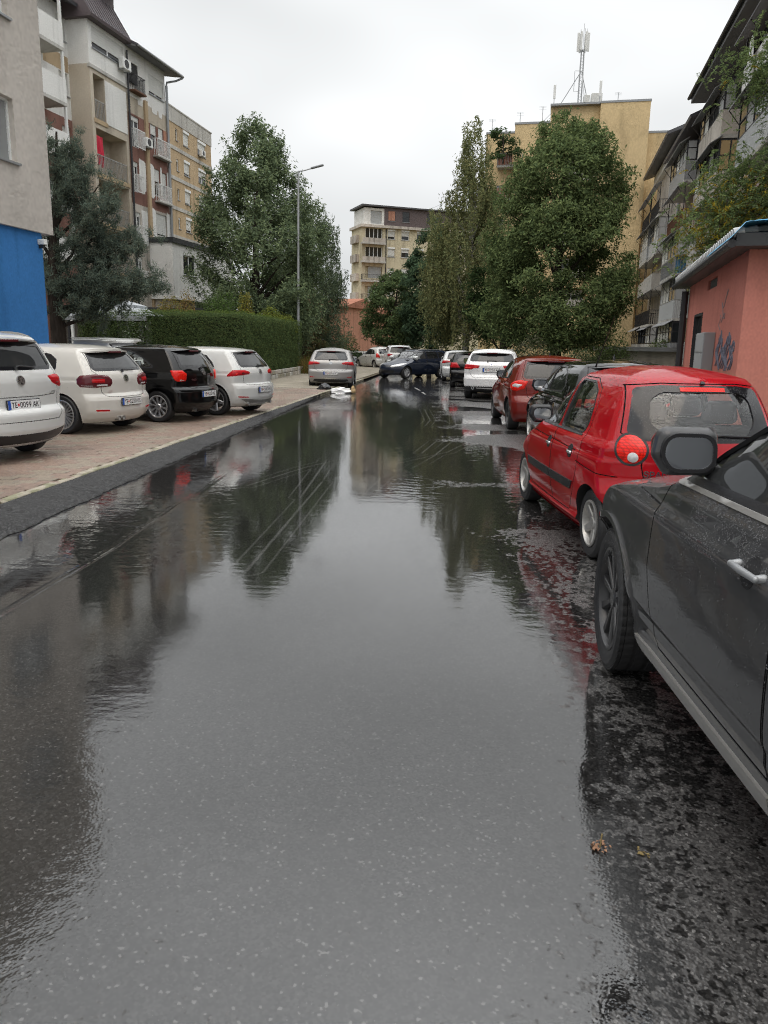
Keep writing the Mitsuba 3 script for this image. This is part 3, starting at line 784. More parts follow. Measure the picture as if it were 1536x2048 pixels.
    for ax, st in ((xfa, S.get('steer', 0)), (xra, 0)):
        for sg in (1, -1):
            yw = float(B.look(B.Yg, B.gx, np.array([ax]), np.array([R + .42 * R]))[0]) - hw - S.get('tuck', .02)
            Rm = (rotz(0) if sg > 0 else rotz(180)) @ roty(23 * sg + ax * 40); Wm = M @ mat4(rotz(st) @ Rm, (ax, sg * yw, R))
            k = num(f'{key}__wheel'); d = dict(wt); d['bsdf'] = {'type': 'ref', 'id': 'rubber'}; d['to_world'] = T(Wm); scene[k + '__tyre'] = d; labels.setdefault(k, {})
            add('rim', rm, wk[4], k, M=Wm); add('brake_disc', dm, 'brake_disc', k, M=Wm)
    # ---- tailgate furniture
    def rp(y, z, o=0.0):
        fn = B.rear(); p = fn(np.array([y]), np.array([z]))[0]; e = .01
        n = np.cross(fn(np.array([y]), np.array([z + e]))[0] - fn(np.array([y]), np.array([z - e]))[0], fn(np.array([y + e]), np.array([z]))[0] - fn(np.array([y - e]), np.array([z]))[0])
        n /= np.linalg.norm(n); n = n if n[0] < 0 else -n
        return p + n * o, n
    if 'plate' in S:
        p, n = rp(0, S['plate'][0], .012); plate_on(key, M, p, n, S['plate'][1])
    if 'emblem' in S:
        z, r, kind = S['emblem']; p, n = rp(0, z, .001); Fm = M @ frame_at(p, n)
        k = add('emblem', xf(trimesh.creation.cylinder(r, .010, sections=32), t=(0, 0, .004)), 'gloss_black' if kind != 'plain' else 'chrome', key, M=Fm)
        add('emblem_relief', xf(emblem_mesh(kind, r), t=(0, 0, .006)), 'chrome', k, smooth=False, M=Fm)
        if kind == 'bmw':
            q = [Polygon([(0, 0)] + [(r * .7 * math.cos(a), r * .7 * math.sin(a)) for a in np.linspace(s0, s0 + math.pi / 2, 8)]) for s0 in (math.pi / 2, -math.pi / 2)]
            add('emblem_quarters', xf(extr(MultiPolygon(q), .003), t=(0, 0, .008)), 'plate_blue', k, smooth=False, M=Fm)
            q = [Polygon([(0, 0)] + [(r * .7 * math.cos(a), r * .7 * math.sin(a)) for a in np.linspace(s0, s0 + math.pi / 2, 8)]) for s0 in (0, math.pi)]
            add('emblem_quarters', xf(extr(MultiPolygon(q), .003), t=(0, 0, .008)), 'plate_white', k, smooth=False, M=Fm)
    for (y, z, hgt, tx, m_) in S.get('badges', []):
        p, n = rp(y, z, .001); add('badge', text(tx, hgt, True, .004), m_, key, smooth=False, M=M @ frame_at(p, n))
    if 'wiper' in S:
        z, ln = S['wiper']; y0 = S.get('wiper_y', 0.0); P = [rp(y0, z - .035, .02)[0], rp(y0, z, .03)[0]] ; Q = [rp(y0 + t * ln, z + .015 - .02 * t, .022)[0] for t in np.linspace(0, 1, 6)]
        add('rear_wiper', cat([tube(P, .02), tube(P[-1:] + Q[1:], .009, 6)]), 'black_plastic', key, M=M)
    if 'spoiler' in S:  # (z, half width, depth back, thickness)
        z, hw_, dp, th = S['spoiler']; ys = np.linspace(-hw_, hw_, 15); V = []
        fr = B.rear()
        for y in ys:
            e = 1 - (abs(y) / hw_) ** 4; x0 = fr(np.array([y]), np.array([z + .02]))[0][0] + .12; zt = z + .030 - .03 * (y / hw_) ** 2
            x1 = fr(np.array([y]), np.array([z]))[0][0] - dp * (.35 + .65 * e)
            V += [(x0, y, zt + .012), ((x0 + x1) / 2, y, zt + .012), (x1, y, zt - .012), (x1 + .004, y, zt - .012 - th), (x0 + .02, y, zt - .03 - th)]
        V = np.array(V); K = 5; f = []
        for i in range(len(ys) - 1):
            for j in range(K):
                a, b, c, d = i * K + j, i * K + (j + 1) % K, (i + 1) * K + (j + 1) % K, (i + 1) * K + j; f += [(a, b, c), (a, c, d)]
        for o in (0, (len(ys) - 1) * K): f += [(o, o + 1, o + 2), (o, o + 2, o + 3), (o, o + 3, o + 4)]
        m_ = trimesh.Trimesh(V, f, process=False); m_.fix_normals()
        sp = add('roof_spoiler', m_, S.get('spoiler_paint', pm), key, smooth=35, M=M)
        if S.get('stop_lamp', True):
            xb = V[7 * K + 3]; add('stop_lamp', bx(xb[0] - .006, xb[0] + .03, -.16, .16, xb[2] - .018, xb[2] + .010, .003), 'lamp_dark', sp, M=M)
    for (x, y, z, kind) in S.get('antenna', []):
        if kind == 'fin': add('antenna', trimesh.convex.convex_hull(np.array([(x - .09, y - .02, z), (x + .1, y, z), (x - .09, y + .02, z), (x - .08, y, z + .085), (x - .045, y, z + .085)])), 'gloss_black', key, M=M)
        else: add('antenna', tube([(x, y, z), (x - .02, y, z + .03), (x - kind[0], y, z + kind[1])], [.012, .006, .002], 6), 'black_plastic', key, M=M)
    if S.get('rails'):
        for sg in (1, -1):
            xs = np.linspace(*S['rails'], 14); zt = S['zr'] - .0; yw = [float(B.look(B.Yg, B.gx, np.array([x]), np.array([zt]))[0]) - .03 for x in xs]
            zz = zt + .055 - .055 * np.abs(np.linspace(-1, 1, 14)) ** 6; add('roof_rail', tube(np.stack([xs, sg * np.array(yw), zz], 1), .016, 8), S.get('rail_mat', 'alloy_dull'), key, M=M)
    for (y, z, r) in S.get('exhaust', []):
        p, _ = rp(y, z + .05); add('exhaust_pipe', xf(trimesh.creation.annulus(r * .8, r, .16, sections=20), R=roty(90), t=(p[0] + .075, y, z)), 'chrome', key, M=M)
    if 'beads' in S:  # rain drops standing on the paint and glass, sparkle painted as grey
        rb = np.random.default_rng(77); V, Fc = [], []
        for (w_, u0, u1, z0, z1, n_) in S['beads']:
            fn = B.side(1) if w_ == 'side' else B.rear(); u, z = rb.uniform(u0, u1, n_), rb.uniform(z0, z1, n_); e = 4e-3
            keep = meshkit.noise(np.stack([u * 9, z * 14, u * 0], 1), 4) > .32; u, z = u[keep], z[keep]
            p = fn(u, z); n = np.cross(fn(u + e, z) - fn(u - e, z), fn(u, z + e) - fn(u, z - e)); n /= np.linalg.norm(n, axis=1, keepdims=True) + 1e-9
            if (n * (p - (0, 0, .5))).sum() < 0: n = -n
            r = (.0012 + .0022 * rb.random(len(u)) ** 2.5)[:, None]; x = np.cross(n, (.3, .5, .8)); x /= np.linalg.norm(x, axis=1, keepdims=True); y = np.cross(n, x); o = len(V) and sum(map(len, V)); b_ = p + n * .0006
            ring = [b_ + r * (math.cos(a) * x + math.sin(a) * y) for a in np.arange(6) * math.pi / 3]; pts = np.stack(ring + [b_ + n * r * .75], 1); V.append(pts.reshape(-1, 3)); i = np.arange(len(u))[:, None] * 7 + o
            Fc += [np.concatenate([i + k, i + (k + 1) % 6, i + 6], 1) for k in range(6)]
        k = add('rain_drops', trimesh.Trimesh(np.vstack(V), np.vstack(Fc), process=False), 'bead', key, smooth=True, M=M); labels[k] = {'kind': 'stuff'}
    # ---- cabin
    if lod < 2:
        sy = W * .42; sx = S.get('seat_x', .05); z0 = S.get('seat_z', .0)
        def seat(x, y, w):
            a = hull_spheres([(x + dx, y + dy, .52 + z0, .07) for dx in (-.22, .22) for dy in (-w + .07, w - .07)], 8)
            b = hull_spheres([(x - .27, y + dy, .52 + z0, .06) for dy in (-w + .06, w - .06)] + [(x - .43, y + dy, 1.02 + z0, .055) for dy in (-w + .09, w - .09)], 8)
            return [a, b, hull_spheres([(x - .45, y - .09, 1.13 + z0, .05), (x - .45, y + .09, 1.13 + z0, .05), (x - .46, y - .07, 1.22 + z0, .045), (x - .46, y + .07, 1.22 + z0, .045)], 8)]
        for sg in (1, -1): add('front_seat', cat(seat(sx, sg * sy * .92, .25)), 'seat_cloth', key, M=M)
        xb = S.get('bench_x', sx - .85)
        add('rear_seat', cat([q for sg in (1, -1) for q in seat(xb, sg * sy * .85, .30)]), 'seat_cloth', key, M=M)
        db = S.get('dash_x', sx + .75)
        add('dashboard', hull_spheres([(db, y, .86 + z0, .07) for y in (-W * .62, W * .62)] + [(db + .25, y, .88 + z0, .06) for y in (-W * .6, W * .6)] + [(db, y, .6, .07) for y in (-W * .6, W * .6)], 8), 'dark_trim', key, M=M)
        tor = trimesh.creation.torus(.18, .016, major_sections=28, minor_sections=8)
        add('steering_wheel', xf(tor, R=roty(-65), t=(sx + .48, sy * .92, .86 + z0)), 'black_plastic', key, M=M)
    return B, M
# ---------------------------------------------------------------- the cars of the street
def hatch(**k):
    """a five-door hatchback; overrides by keyword"""
    L = k.get('L', 4.255)
    d = dict(L=L, h=1.45, zr=1.385, axles=(L / 2 - .87, L / 2 - .87 - 2.63), R=.315, tw=.215, hood=1.15,
             rear=[(.19, .16), (.28, .05), (.42, .0), (.58, .0), (.65, .03), (.70, .08), (.90, .09), (.97, .115), (1.02, .145), (1.34, .40), (1.385, .44)],
             front=[(.19, .14), (.35, .02), (.5, 0), (.64, .05), (.74, .22), (.82, .52), (.88, .8), (.95, 1.08), (1.0, 1.22), (1.2, 1.55), (1.385, 1.93)],
             width=[(.19, .80), (.28, .85), (.42, .883), (.55, .895), (.7, .895), (.84, .89), (.865, .888), (.885, .876), (.95, .865), (1.0, .845), (1.2, .765), (1.34, .685), (1.385, .63)],
             side_windows=[[(.88, .985), (.50, 1.19), (.28, 1.31), (.02, 1.345), (-.13, 1.35), (-.16, .99)], [(-.24, .99), (-.21, 1.35), (-.70, 1.34), (-.92, 1.31), (-.97, 1.0)], [(-1.01, 1.005), (-.965, 1.305), (-1.14, 1.265), (-1.30, 1.13), (-1.37, 1.03), (-1.30, 1.01)]],
             pillars=[[(-.165, .985), (-.235, .985), (-.205, 1.355), (-.135, 1.355)]],
             rear_window=[(.57, 1.03), (.62, 1.06), (.53, 1.33), (.3, 1.345)], windscreen=[(.62, .985), (.68, 1.02), (.56, 1.33), (.3, 1.36)],
             doors=[[(.80, .94), (.84, .6), (.76, .30), (-.19, .30), (-.22, .95), (-.17, 1.365), (.03, 1.36), (.30, 1.325), (.54, 1.20)], [(-.20, .30), (-.74, .30), (-.93, .55), (-1.0, .75), (-.99, 1.0), (-.945, 1.33), (-.70, 1.36), (-.18, 1.367), (-.23, .95)]],
             tailgate=[(.52, .66), (.60, .71), (.645, .98), (.60, 1.2), (.555, 1.35), (.3, 1.362)],
             seams=[[(-1.05, .82), (-1.25, .74), (-1.33, .66)]],
             handles=[(-.08, .86, k.get('paint')), (-.86, .88, k.get('paint'))], mirror=(.66, 1.03, .25, k.get('paint')),
             wheel=(.225, 5, 'wide', False, 'alloy'), glass=('glass_tint', 'glass_tint', 'glass_clear'), glass_back='glass_dark', wiper=(1.045, -.34), wiper_y=.05, spoiler=(1.355, .56, .06, .02), emblem=(.93, .055, 'vw'),
             head=[([(.44, .60), (.95, .66), (1.0, .74), (.60, .70), (.44, .66)], 'lamp_clear', .002, 'headlight')],
             front_trim=[(sym([(.38, .60), (.40, .66), (.2, .67)]), 'gloss_black', .003, 'grille'), (sym([(.45, .28), (.50, .42), (.2, .43)]), 'black_plastic', .002, 'air_intake')])
    d.update(k)
    return d


# wheel tuples: (rim radius, spokes, kind, tread, material)
TOURAN = dict(L=4.527, h=1.66, zr=1.575, axles=(1.37, -1.42), R=.33, tw=.215, hood=1.1, paint='paint_white',
    rear=[(.2, .16), (.28, .06), (.42, .0), (.60, .0), (.66, .04), (.70, .09), (1.0, .10), (1.10, .13), (1.16, .16), (1.52, .33), (1.575, .37)],
    front=[(.2, .14), (.35, .02), (.5, 0), (.7, .06), (.85, .3), (.95, .6), (1.05, .95), (1.12, 1.15), (1.3, 1.45), (1.575, 1.95)],
    width=[(.2, .82), (.28, .87), (.42, .90), (.6, .912), (.8, .912), (.93, .905), (.96, .895), (1.05, .88), (1.12, .862), (1.3, .80), (1.52, .72), (1.575, .67)],
    side_windows=[[(.92, 1.10), (.45, 1.36), (.1, 1.52), (-.10, 1.53), (-.13, 1.10)], [(-.21, 1.10), (-.18, 1.53), (-1.0, 1.52), (-1.02, 1.11)], [(-1.10, 1.11), (-1.08, 1.52), (-1.55, 1.50), (-1.72, 1.2), (-1.68, 1.13)]],
    rear_window=[(.62, 1.16), (.68, 1.19), (.60, 1.49), (.3, 1.51)], windscreen=[(.66, 1.13), (.7, 1.16), (.58, 1.50), (.3, 1.54)],
    doors=[[(.85, 1.05), (.9, .6), (.8, .30), (-.17, .30), (-.2, 1.05), (-.14, 1.545), (.1, 1.54), (.5, 1.36)], [(-.18, .30), (-.85, .30), (-1.02, .6), (-1.08, .8), (-1.06, 1.545), (-.15, 1.548), (-.21, 1.05)]],
    tailgate=[(.60, .52), (.70, .60), (.715, 1.1), (.66, 1.35), (.63, 1.53), (.3, 1.545)], rear_seams=[[(-.62, .84), (-.3, .825), (.3, .825), (.62, .84)]],
    handles=[(-.05, .95, 'paint_white'), (-.95, .97, 'paint_white')], mirror=(.62, 1.14, .26, 'paint_white'), wheel=(.22, 5, 'wide', False, 'alloy_dull'),
    glass=('glass_tint', 'glass_tint', 'glass_clear'), glass_back='glass_dark', wiper=(1.19, -.30), wiper_y=.02, spoiler=(1.53, .62, .09, .02),
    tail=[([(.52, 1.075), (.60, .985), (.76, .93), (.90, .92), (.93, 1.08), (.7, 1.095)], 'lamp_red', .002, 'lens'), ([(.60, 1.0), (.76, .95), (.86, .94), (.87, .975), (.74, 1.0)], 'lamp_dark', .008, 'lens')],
    plate=(.73, 'TE|0099 AK'), emblem=(1.03, .062, 'vw'), badges=[(-.58, .865, .030, '1.6 TDI', 'chrome'), (.50, .855, .034, 'TOURAN', 'chrome')], rails=(-1.75, .35),
    rear_trim=[(sym([(.50, .24), (.70, .30), (.74, .40), (.3, .36)]), 'black_plastic', .004, 'bumper_skirt')], exhaust=[(.45, .24, .035)], seat_z=.08)
TOURAN['skirt'] = .0

GOLF6 = hatch(L=4.2, h=1.48, zr=1.405, paint='paint_cream_white', R=.325, tw=.235, axles=(1.23, -1.348), tuck=.0, arch=.03,
    rear=[(.20, .14), (.28, .05), (.40, .0), (.56, .0), (.63, .035), (.68, .075), (.90, .085), (.98, .11), (1.04, .145), (1.36, .40), (1.405, .45)],
    side_windows=[[(.88, 1.0), (.50, 1.2), (.28, 1.32), (.02, 1.36), (-.13, 1.365), (-.16, 1.0)], [(-.24, 1.0), (-.21, 1.365), (-.70, 1.355), (-.90, 1.335), (-.95, 1.01)], soft([(-.99, 1.01), (-.94, 1.33), (-1.10, 1.30), (-1.23, 1.22), (-1.25, 1.08), (-1.20, 1.015)], .04)],
    doors=[[(.80, .94), (.84, .6), (.76, .30), (-.19, .30), (-.22, .95), (-.17, 1.38), (.03, 1.375), (.30, 1.335), (.54, 1.21)], [(-.20, .30), (-.74, .30), (-.93, .55), (-.99, .75), (-.97, 1.0), (-.92, 1.35), (-.70, 1.375), (-.18, 1.385), (-.23, .95)]],
    rear_window=[(.60, 1.045), (.655, 1.08), (.55, 1.345), (.3, 1.36)], tailgate=[(.30, .615), (.50, .635), (.57, .70), (.59, .98), (.67, 1.05), (.575, 1.365), (.3, 1.38)],
    wheel=(.24, 11, 'split', False, 'alloy'), spoiler=(1.365, .60, .13, .025), plate=(.53, 'TE|3230 KS'), emblem=(.92, .058, 'vw'), badges=[(.40, .70, .045, 'GT', 'chrome')],
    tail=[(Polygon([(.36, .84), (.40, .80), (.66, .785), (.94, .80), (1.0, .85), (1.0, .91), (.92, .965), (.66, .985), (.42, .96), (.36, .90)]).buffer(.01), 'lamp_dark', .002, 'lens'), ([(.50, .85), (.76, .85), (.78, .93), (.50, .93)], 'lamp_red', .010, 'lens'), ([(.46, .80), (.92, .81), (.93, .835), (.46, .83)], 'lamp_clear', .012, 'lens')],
    rear_trim=[(Polygon([(.50, .385), (.72, .39), (.74, .42), (.50, .41)]), 'lamp_red', .003, 'reflector'), (Polygon([(-.50, .385), (-.72, .39), (-.74, .42), (-.50, .41)]), 'lamp_red', .003, 'reflector')], exhaust=[(.17, .25, .04), (.27, .25, .04)], glass=('glass_dark', 'glass_tint', 'glass_clear'))

POLO = hatch(L=3.97, h=1.48, zr=1.41, paint='paint_black', R=.305, tw=.205, axles=(1.16, -1.31),
    width=[(.19, .75), (.28, .79), (.42, .825), (.55, .838), (.7, .84), (.84, .835), (.88, .825), (.95, .81), (1.0, .795), (1.2, .72), (1.36, .64), (1.41, .595)],
    rear=[(.20, .14), (.28, .05), (.40, .0), (.58, .0), (.65, .04), (.69, .09), (.95, .10), (1.0, .125), (1.06, .16), (1.37, .38), (1.41, .42)],
    side_windows=[[(.86, 1.0), (.48, 1.21), (.26, 1.33), (0, 1.37), (-.20, 1.375), (-.24, 1.01)], [(-.33, 1.01), (-.29, 1.375), (-.66, 1.365), (-.92, 1.27), (-1.24, 1.08), (-1.22, 1.04)]], pillars=[],
    doors=[[(.78, .94), (.82, .6), (.74, .30), (-.30, .30), (-.34, .95), (-.26, 1.395), (.03, 1.385), (.28, 1.345), (.52, 1.22)]], handles=[(-.18, .88, 'paint_black')],
    rear_window=[(.52, 1.055), (.60, 1.08), (.51, 1.35), (.3, 1.365)], windscreen=[(.58, 1.0), (.63, 1.03), (.50, 1.35), (.3, 1.38)], tailgate=[(.44, .66), (.52, .70), (.56, .9), (.62, 1.06), (.54, 1.37), (.3, 1.385)],
    wheel=(.215, 10, 'blade', False, 'alloy'), spoiler=(1.375, .55, .09, .02), plate=(.54, 'TE|610 AI'), emblem=(.95, .055, 'vw'), badges=[(.33, .82, .035, 'POLO', 'chrome')],
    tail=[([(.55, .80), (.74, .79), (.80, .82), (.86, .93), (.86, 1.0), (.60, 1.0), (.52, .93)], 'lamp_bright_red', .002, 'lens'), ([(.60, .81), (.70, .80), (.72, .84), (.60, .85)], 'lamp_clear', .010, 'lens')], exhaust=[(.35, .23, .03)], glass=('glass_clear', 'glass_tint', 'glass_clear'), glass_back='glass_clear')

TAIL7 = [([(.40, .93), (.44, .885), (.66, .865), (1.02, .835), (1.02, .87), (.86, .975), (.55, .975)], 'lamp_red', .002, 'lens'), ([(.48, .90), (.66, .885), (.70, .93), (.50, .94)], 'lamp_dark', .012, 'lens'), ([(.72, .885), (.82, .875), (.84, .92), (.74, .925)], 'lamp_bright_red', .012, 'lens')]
GOLF7 = hatch(paint='paint_white', wheel=(.225, 5, 'wide', False, 'alloy'), plate=(.55, 'TE|7150 AH'), tail=TAIL7, R=.32, tw=.225, exhaust=[(.50, .25, .04), (-.50, .25, .04)],
    rear_trim=[(sym([(.52, .27), (.74, .37), (.5, .36), (.2, .33)]), 'alloy_dull', .006, 'diffuser_trim'), (Polygon([(.55, .39), (.78, .40), (.80, .43), (.55, .41)]), 'lamp_red', .003, 'reflector'), (Polygon([(-.55, .39), (-.78, .40), (-.80, .43), (-.55, .41)]), 'lamp_red', .003, 'reflector')])
GOLF7B = hatch(paint='paint_silver', wheel=(.215, 5, 'wide', False, 'alloy'), plate=(.56, 'TE|8144 AC'), tail=TAIL7,
    rear_trim=[(sym([(.50, .23), (.66, .28), (.62, .34), (.2, .34)]), 'black_plastic', .004, 'bumper_skirt'), (sym([(.80, .385), (.80, .40), (.2, .375), (.2, .36)]), 'chrome', .004, 'bumper_strip'), (Polygon([(.60, .40), (.78, .40), (.79, .44), (.60, .42)]), 'lamp_red', .003, 'reflector'), (Polygon([(-.60, .40), (-.78, .40), (-.79, .44), (-.60, .42)]), 'lamp_red', .003, 'reflector')])

X1 = dict(L=4.44, h=1.585, zr=1.50, axles=(1.36, -1.31), R=.345, tw=.225, hood=1.2, paint='paint_pearl', skirt=.42,
    rear=[(.24, .16), (.32, .06), (.46, .0), (.64, .0), (.72, .04), (.80, .09), (1.06, .11), (1.13, .15), (1.19, .20), (1.45, .40), (1.50, .44)],
    front=[(.24, .14), (.4, .02), (.6, 0), (.78, .06), (.9, .25), (.98, .6), (1.05, 1.05), (1.1, 1.2), (1.3, 1.55), (1.50, 1.95)],
    width=[(.24, .82), (.32, .87), (.48, .90), (.65, .91), (.8, .908), (.97, .90), (1.0, .885), (1.08, .87), (1.13, .855), (1.3, .79), (1.45, .70), (1.50, .65)],
    side_windows=[[(.86, 1.13), (.45, 1.33), (.15, 1.44), (-.12, 1.455), (-.15, 1.13)], [(-.23, 1.13), (-.20, 1.455), (-.8, 1.44), (-1.2, 1.38), (-1.42, 1.2), (-1.36, 1.16)]], pillars=[],
    rear_window=[(.60, 1.19), (.70, 1.215), (.62, 1.42), (.3, 1.435)], windscreen=[(.66, 1.12), (.7, 1.15), (.56, 1.44), (.3, 1.47)],
    doors=[[(.8, 1.05), (.84, .6), (.76, .45), (-.19, .45), (-.21, 1.1), (-.16, 1.47), (.15, 1.46), (.5, 1.33)], [(-.20, .45), (-.76, .45), (-.94, .65), (-1.02, .8), (-1.25, 1.38), (-.8, 1.455), (-.17, 1.472), (-.22, 1.1)]],
    tailgate=[(.56, .70), (.66, .80), (.70, 1.15), (.64, 1.44), (.3, 1.455)], handles=[(-.05, .98, 'paint_pearl'), (-.9, 1.0, 'paint_pearl')], mirror=(.62, 1.16, .26, 'black_plastic'), wheel=(.235, 5, 'split', False, 'alloy_dull'),
    glass=('glass_tint', 'glass_dark', 'glass_clear'), glass_back='glass_dark', wiper=(1.205, -.30), wiper_y=.12, spoiler=(1.455, .60, .10, .02), plate=(.93, 'TE|2233 AE'), emblem=(1.10, .042, 'bmw'),
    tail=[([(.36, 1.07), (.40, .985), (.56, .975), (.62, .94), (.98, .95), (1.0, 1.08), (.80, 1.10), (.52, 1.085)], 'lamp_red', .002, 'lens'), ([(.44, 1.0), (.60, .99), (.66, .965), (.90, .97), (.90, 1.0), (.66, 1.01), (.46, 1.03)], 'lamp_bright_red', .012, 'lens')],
    rear_trim=[(sym([(.42, .35), (.46, .385), (.2, .385)]), 'alloy', .008, 'skid_plate')], exhaust=[(.56, .37, .045)], rails=(-1.55, .45), seat_z=.06)

SPARK = dict(broad=1.06, L=3.495, h=1.52, zr=1.435, axles=(1.105, -1.24), R=.28, tw=.165, hood=.95, paint='paint_red', arch=.035, tuck=.012,
    rear=[(.18, .10), (.26, .03), (.40, .0), (.56, .0), (.62, .03), (.68, .055), (.90, .07), (.99, .095), (1.06, .125), (1.38, .30), (1.435, .35)],
    front=[(.18, .12), (.34, .02), (.48, 0), (.62, .05), (.74, .18), (.83, .36), (.91, .62), (.97, .80), (1.2, 1.2), (1.435, 1.62)],
    width=[(.18, .67), (.235, .695), (.25, .715), (.29, .70), (.42, .728), (.56, .745), (.68, .747), (.80, .738), (.815, .735), (.825, .728), (.91, .712), (.965, .675), (1.2, .59), (1.38, .505), (1.435, .46)],
    rcr=[(0, .20), (.5, .22), (1.0, .20), (1.4, .16), (2, .14)], br=[(0, .12), (.6, .13), (1.0, .11), (2, .06)], tr=.10, tf=.12,
    side_windows=[soft([(.80, .955), (.44, 1.19), (.22, 1.32), (0, 1.375), (-.12, 1.38), (-.15, .955)], .03), soft([(-.225, .955), (-.195, 1.385), (-.60, 1.38), (-.78, 1.31), (-.87, 1.18), (-.905, 1.05), (-.89, .965)], .055)],
    rear_window=[(.44, .985), (.52, 1.03), (.445, 1.36), (.27, 1.385)], rear_frit=[(.30, 1.03), (.38, 1.12), (.36, 1.28), (.28, 1.34)], windscreen=[(.50, .99), (.56, 1.02), (.41, 1.38), (.22, 1.405)], rw_depth=.7, ws_depth=2.0,
    doors=[[(.74, .93), (.79, .62), (.70, .285), (-.165, .285), (-.195, .92), (-.155, 1.405), (0, 1.398), (.26, 1.335), (.50, 1.19)], [(-.175, .285), (-.70, .285), (-.86, .46), (-.93, .62), (-.96, .78), (-.965, 1.0), (-.94, 1.18), (-.84, 1.33), (-.62, 1.405), (-.165, 1.408), (-.205, .92)]],
    tailgate=[(.36, .64), (.42, .70), (.44, .80), (.42, .97), (.485, .975), (.555, 1.03), (.48, 1.38), (.27, 1.402)], seams=[[(-.92, .74), (-1.15, .72), (-1.5, .70)], [(.72, .845), (-.14, .835), (-.22, .835), (-.86, .82)]],
    handles=[(-.075, .80, 'cup'), (-.745, .80, 'cup')], mirror=(.60, 1.0, .20, 'black_plastic'), wheel=(.185, 5, 'wide', False, 'alloy_dull'), glass=('glass_clear', 'glass_clear', 'glass_clear'), seal=.013,
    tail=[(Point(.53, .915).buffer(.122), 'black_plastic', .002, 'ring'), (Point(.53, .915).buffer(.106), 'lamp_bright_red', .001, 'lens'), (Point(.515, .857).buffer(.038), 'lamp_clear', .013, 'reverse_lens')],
    side_trim=[([(.70, .485), (-.155, .485), (-.155, .56), (.72, .56)], 'black_plastic', .010, 'rubbing_strip'), ([(-.18, .485), (-.82, .485), (-.88, .56), (-.18, .56)], 'black_plastic', .010, 'rubbing_strip'), ([(.70, .938), (-.89, .945), (-.89, .958), (.68, .952)], 'black_plastic', .006, 'window_strip')], beads=[('rear', -.56, .56, 1.0, 1.38, 3200), ('side', -1.5, .6, 1.36, 1.45, 1500)],
    wiper=(1.02, -.40), wiper_y=0, plate=(.52, ''), emblem=(.80, .05, 'plain'), badges=[(.33, .74, .045, 'SPARK', 'chrome')], antenna=[(.42, .22, 1.475, (.44, .46))], gap=.004, seat_x=-.02, dash_x=.62, bench_x=-.72,
    rear_trim=[(sym([(.16, 1.345), (.16, 1.372), (.05, 1.376)]), 'lamp_bright_red', .006, 'stop_lamp'), (Polygon([(-.015, 1.392), (.015, 1.392), (.012, 1.41), (-.012, 1.41)]), 'black_plastic', .02, 'washer_nozzle')])

SUV = dict(L=4.63, h=1.66, zr=1.57, axles=(1.435, -1.375), R=.37, tw=.255, hood=1.3, paint='paint_graphite', arch=.06, tuck=-.005, tr=.05, tf=.03, steer=-4,
    rear=[(.25, .1), (.4, .02), (.6, 0), (.8, .03), (1.0, .12), (1.1, .2), (1.3, .38), (1.52, .65), (1.57, .7)],
    front=[(.25, .1), (.45, .0), (.7, .02), (.85, .08), (.95, .26), (1.02, .62), (1.08, 1.05), (1.13, 1.25), (1.3, 1.60), (1.57, 2.12)],
    width=[(.25, .80), (.30, .86), (.36, .885), (.40, .88), (.46, .90), (.50, .905), (.53, .918), (.62, .93), (.78, .938), (.90, .938), (.985, .934), (1.0, .926), (1.03, .912), (1.09, .895), (1.13, .875), (1.3, .80), (1.52, .70), (1.57, .65)],
    rcf=[(0, .34), (.6, .36), (.8, .40), (1.0, .30), (1.3, .16), (2, .14)],
    side_windows=[[(.74, 1.145), (.42, 1.33), (.16, 1.46), (-.10, 1.505), (-.30, 1.51), (-.33, 1.16)], [(-.42, 1.16), (-.38, 1.51), (-.95, 1.49), (-1.05, 1.2), (-1.02, 1.175)]],
    rear_window=[(.62, 1.15), (.68, 1.18), (.58, 1.5), (.3, 1.52)], windscreen=[(.70, 1.145), (.75, 1.17), (.60, 1.50), (.3, 1.535)], ws_depth=2.4, rw_depth=1.0,
    doors=[[(.72, 1.10), (.76, .75), (.68, .405), (-.35, .405), (-.385, 1.1), (-.34, 1.53), (-.1, 1.525), (.18, 1.48), (.46, 1.335)], [(-.36, .405), (-.82, .405), (-.95, .6), (-1.04, .8), (-1.10, 1.18), (-.98, 1.51), (-.35, 1.532), (-.395, 1.1)]],
    seams=[[(.73, 1.02), (.95, 1.03), (1.15, 1.04)]], handles=[(-.18, 1.0, 'steel_grey'), (-.95, 1.01, 'steel_grey')], mirror=(.52, 1.275, .215, 'paint_graphite'), mirror_in=.07, wheel=(.265, 10, 'blade', True, 'dark_alloy'), glass=('glass_tint', 'glass_dark', 'glass_clear'), glass_back='glass_dark', seal=.03,
    side_trim=[(Point(1.435, .37).buffer(.462).difference(Point(1.435, .37).buffer(.434)).intersection(sbox(0, .33, 3, 2)), 'paint_graphite', .012, 'arch_lip'), ([(.92, .30), (.97, .36), (.75, .368), (.73, .315)], 'alloy_dull', .016, 'sill_trim'), ([(.72, .315), (.74, .368), (-.39, .368), (-.39, .315)], 'alloy_dull', .016, 'sill_trim'), ([(-.40, .315), (-.40, .368), (-.86, .368), (-.84, .315)], 'alloy_dull', .016, 'sill_trim'), ([(.70, 1.122), (-1.0, 1.148), (-1.0, 1.165), (.72, 1.140)], 'alloy_dull', .008, 'window_strip')],
    beads=[('side', -.6, 1.7, .955, 1.125, 6500), ('side', -.7, .95, .305, .375, 3000), ('side', -.6, 1.5, .5, .95, 1500), ('side', -.3, .7, 1.12, 1.16, 900)],
    antenna=[], rails=(-1.7, .2), seat_z=.18, seat_x=-.15, dash_x=.62,
    tail=[([(.5, .95), (.9, .93), (.9, 1.05), (.5, 1.06)], 'lamp_red', .002, 'lens')], plate=(.75, ''))

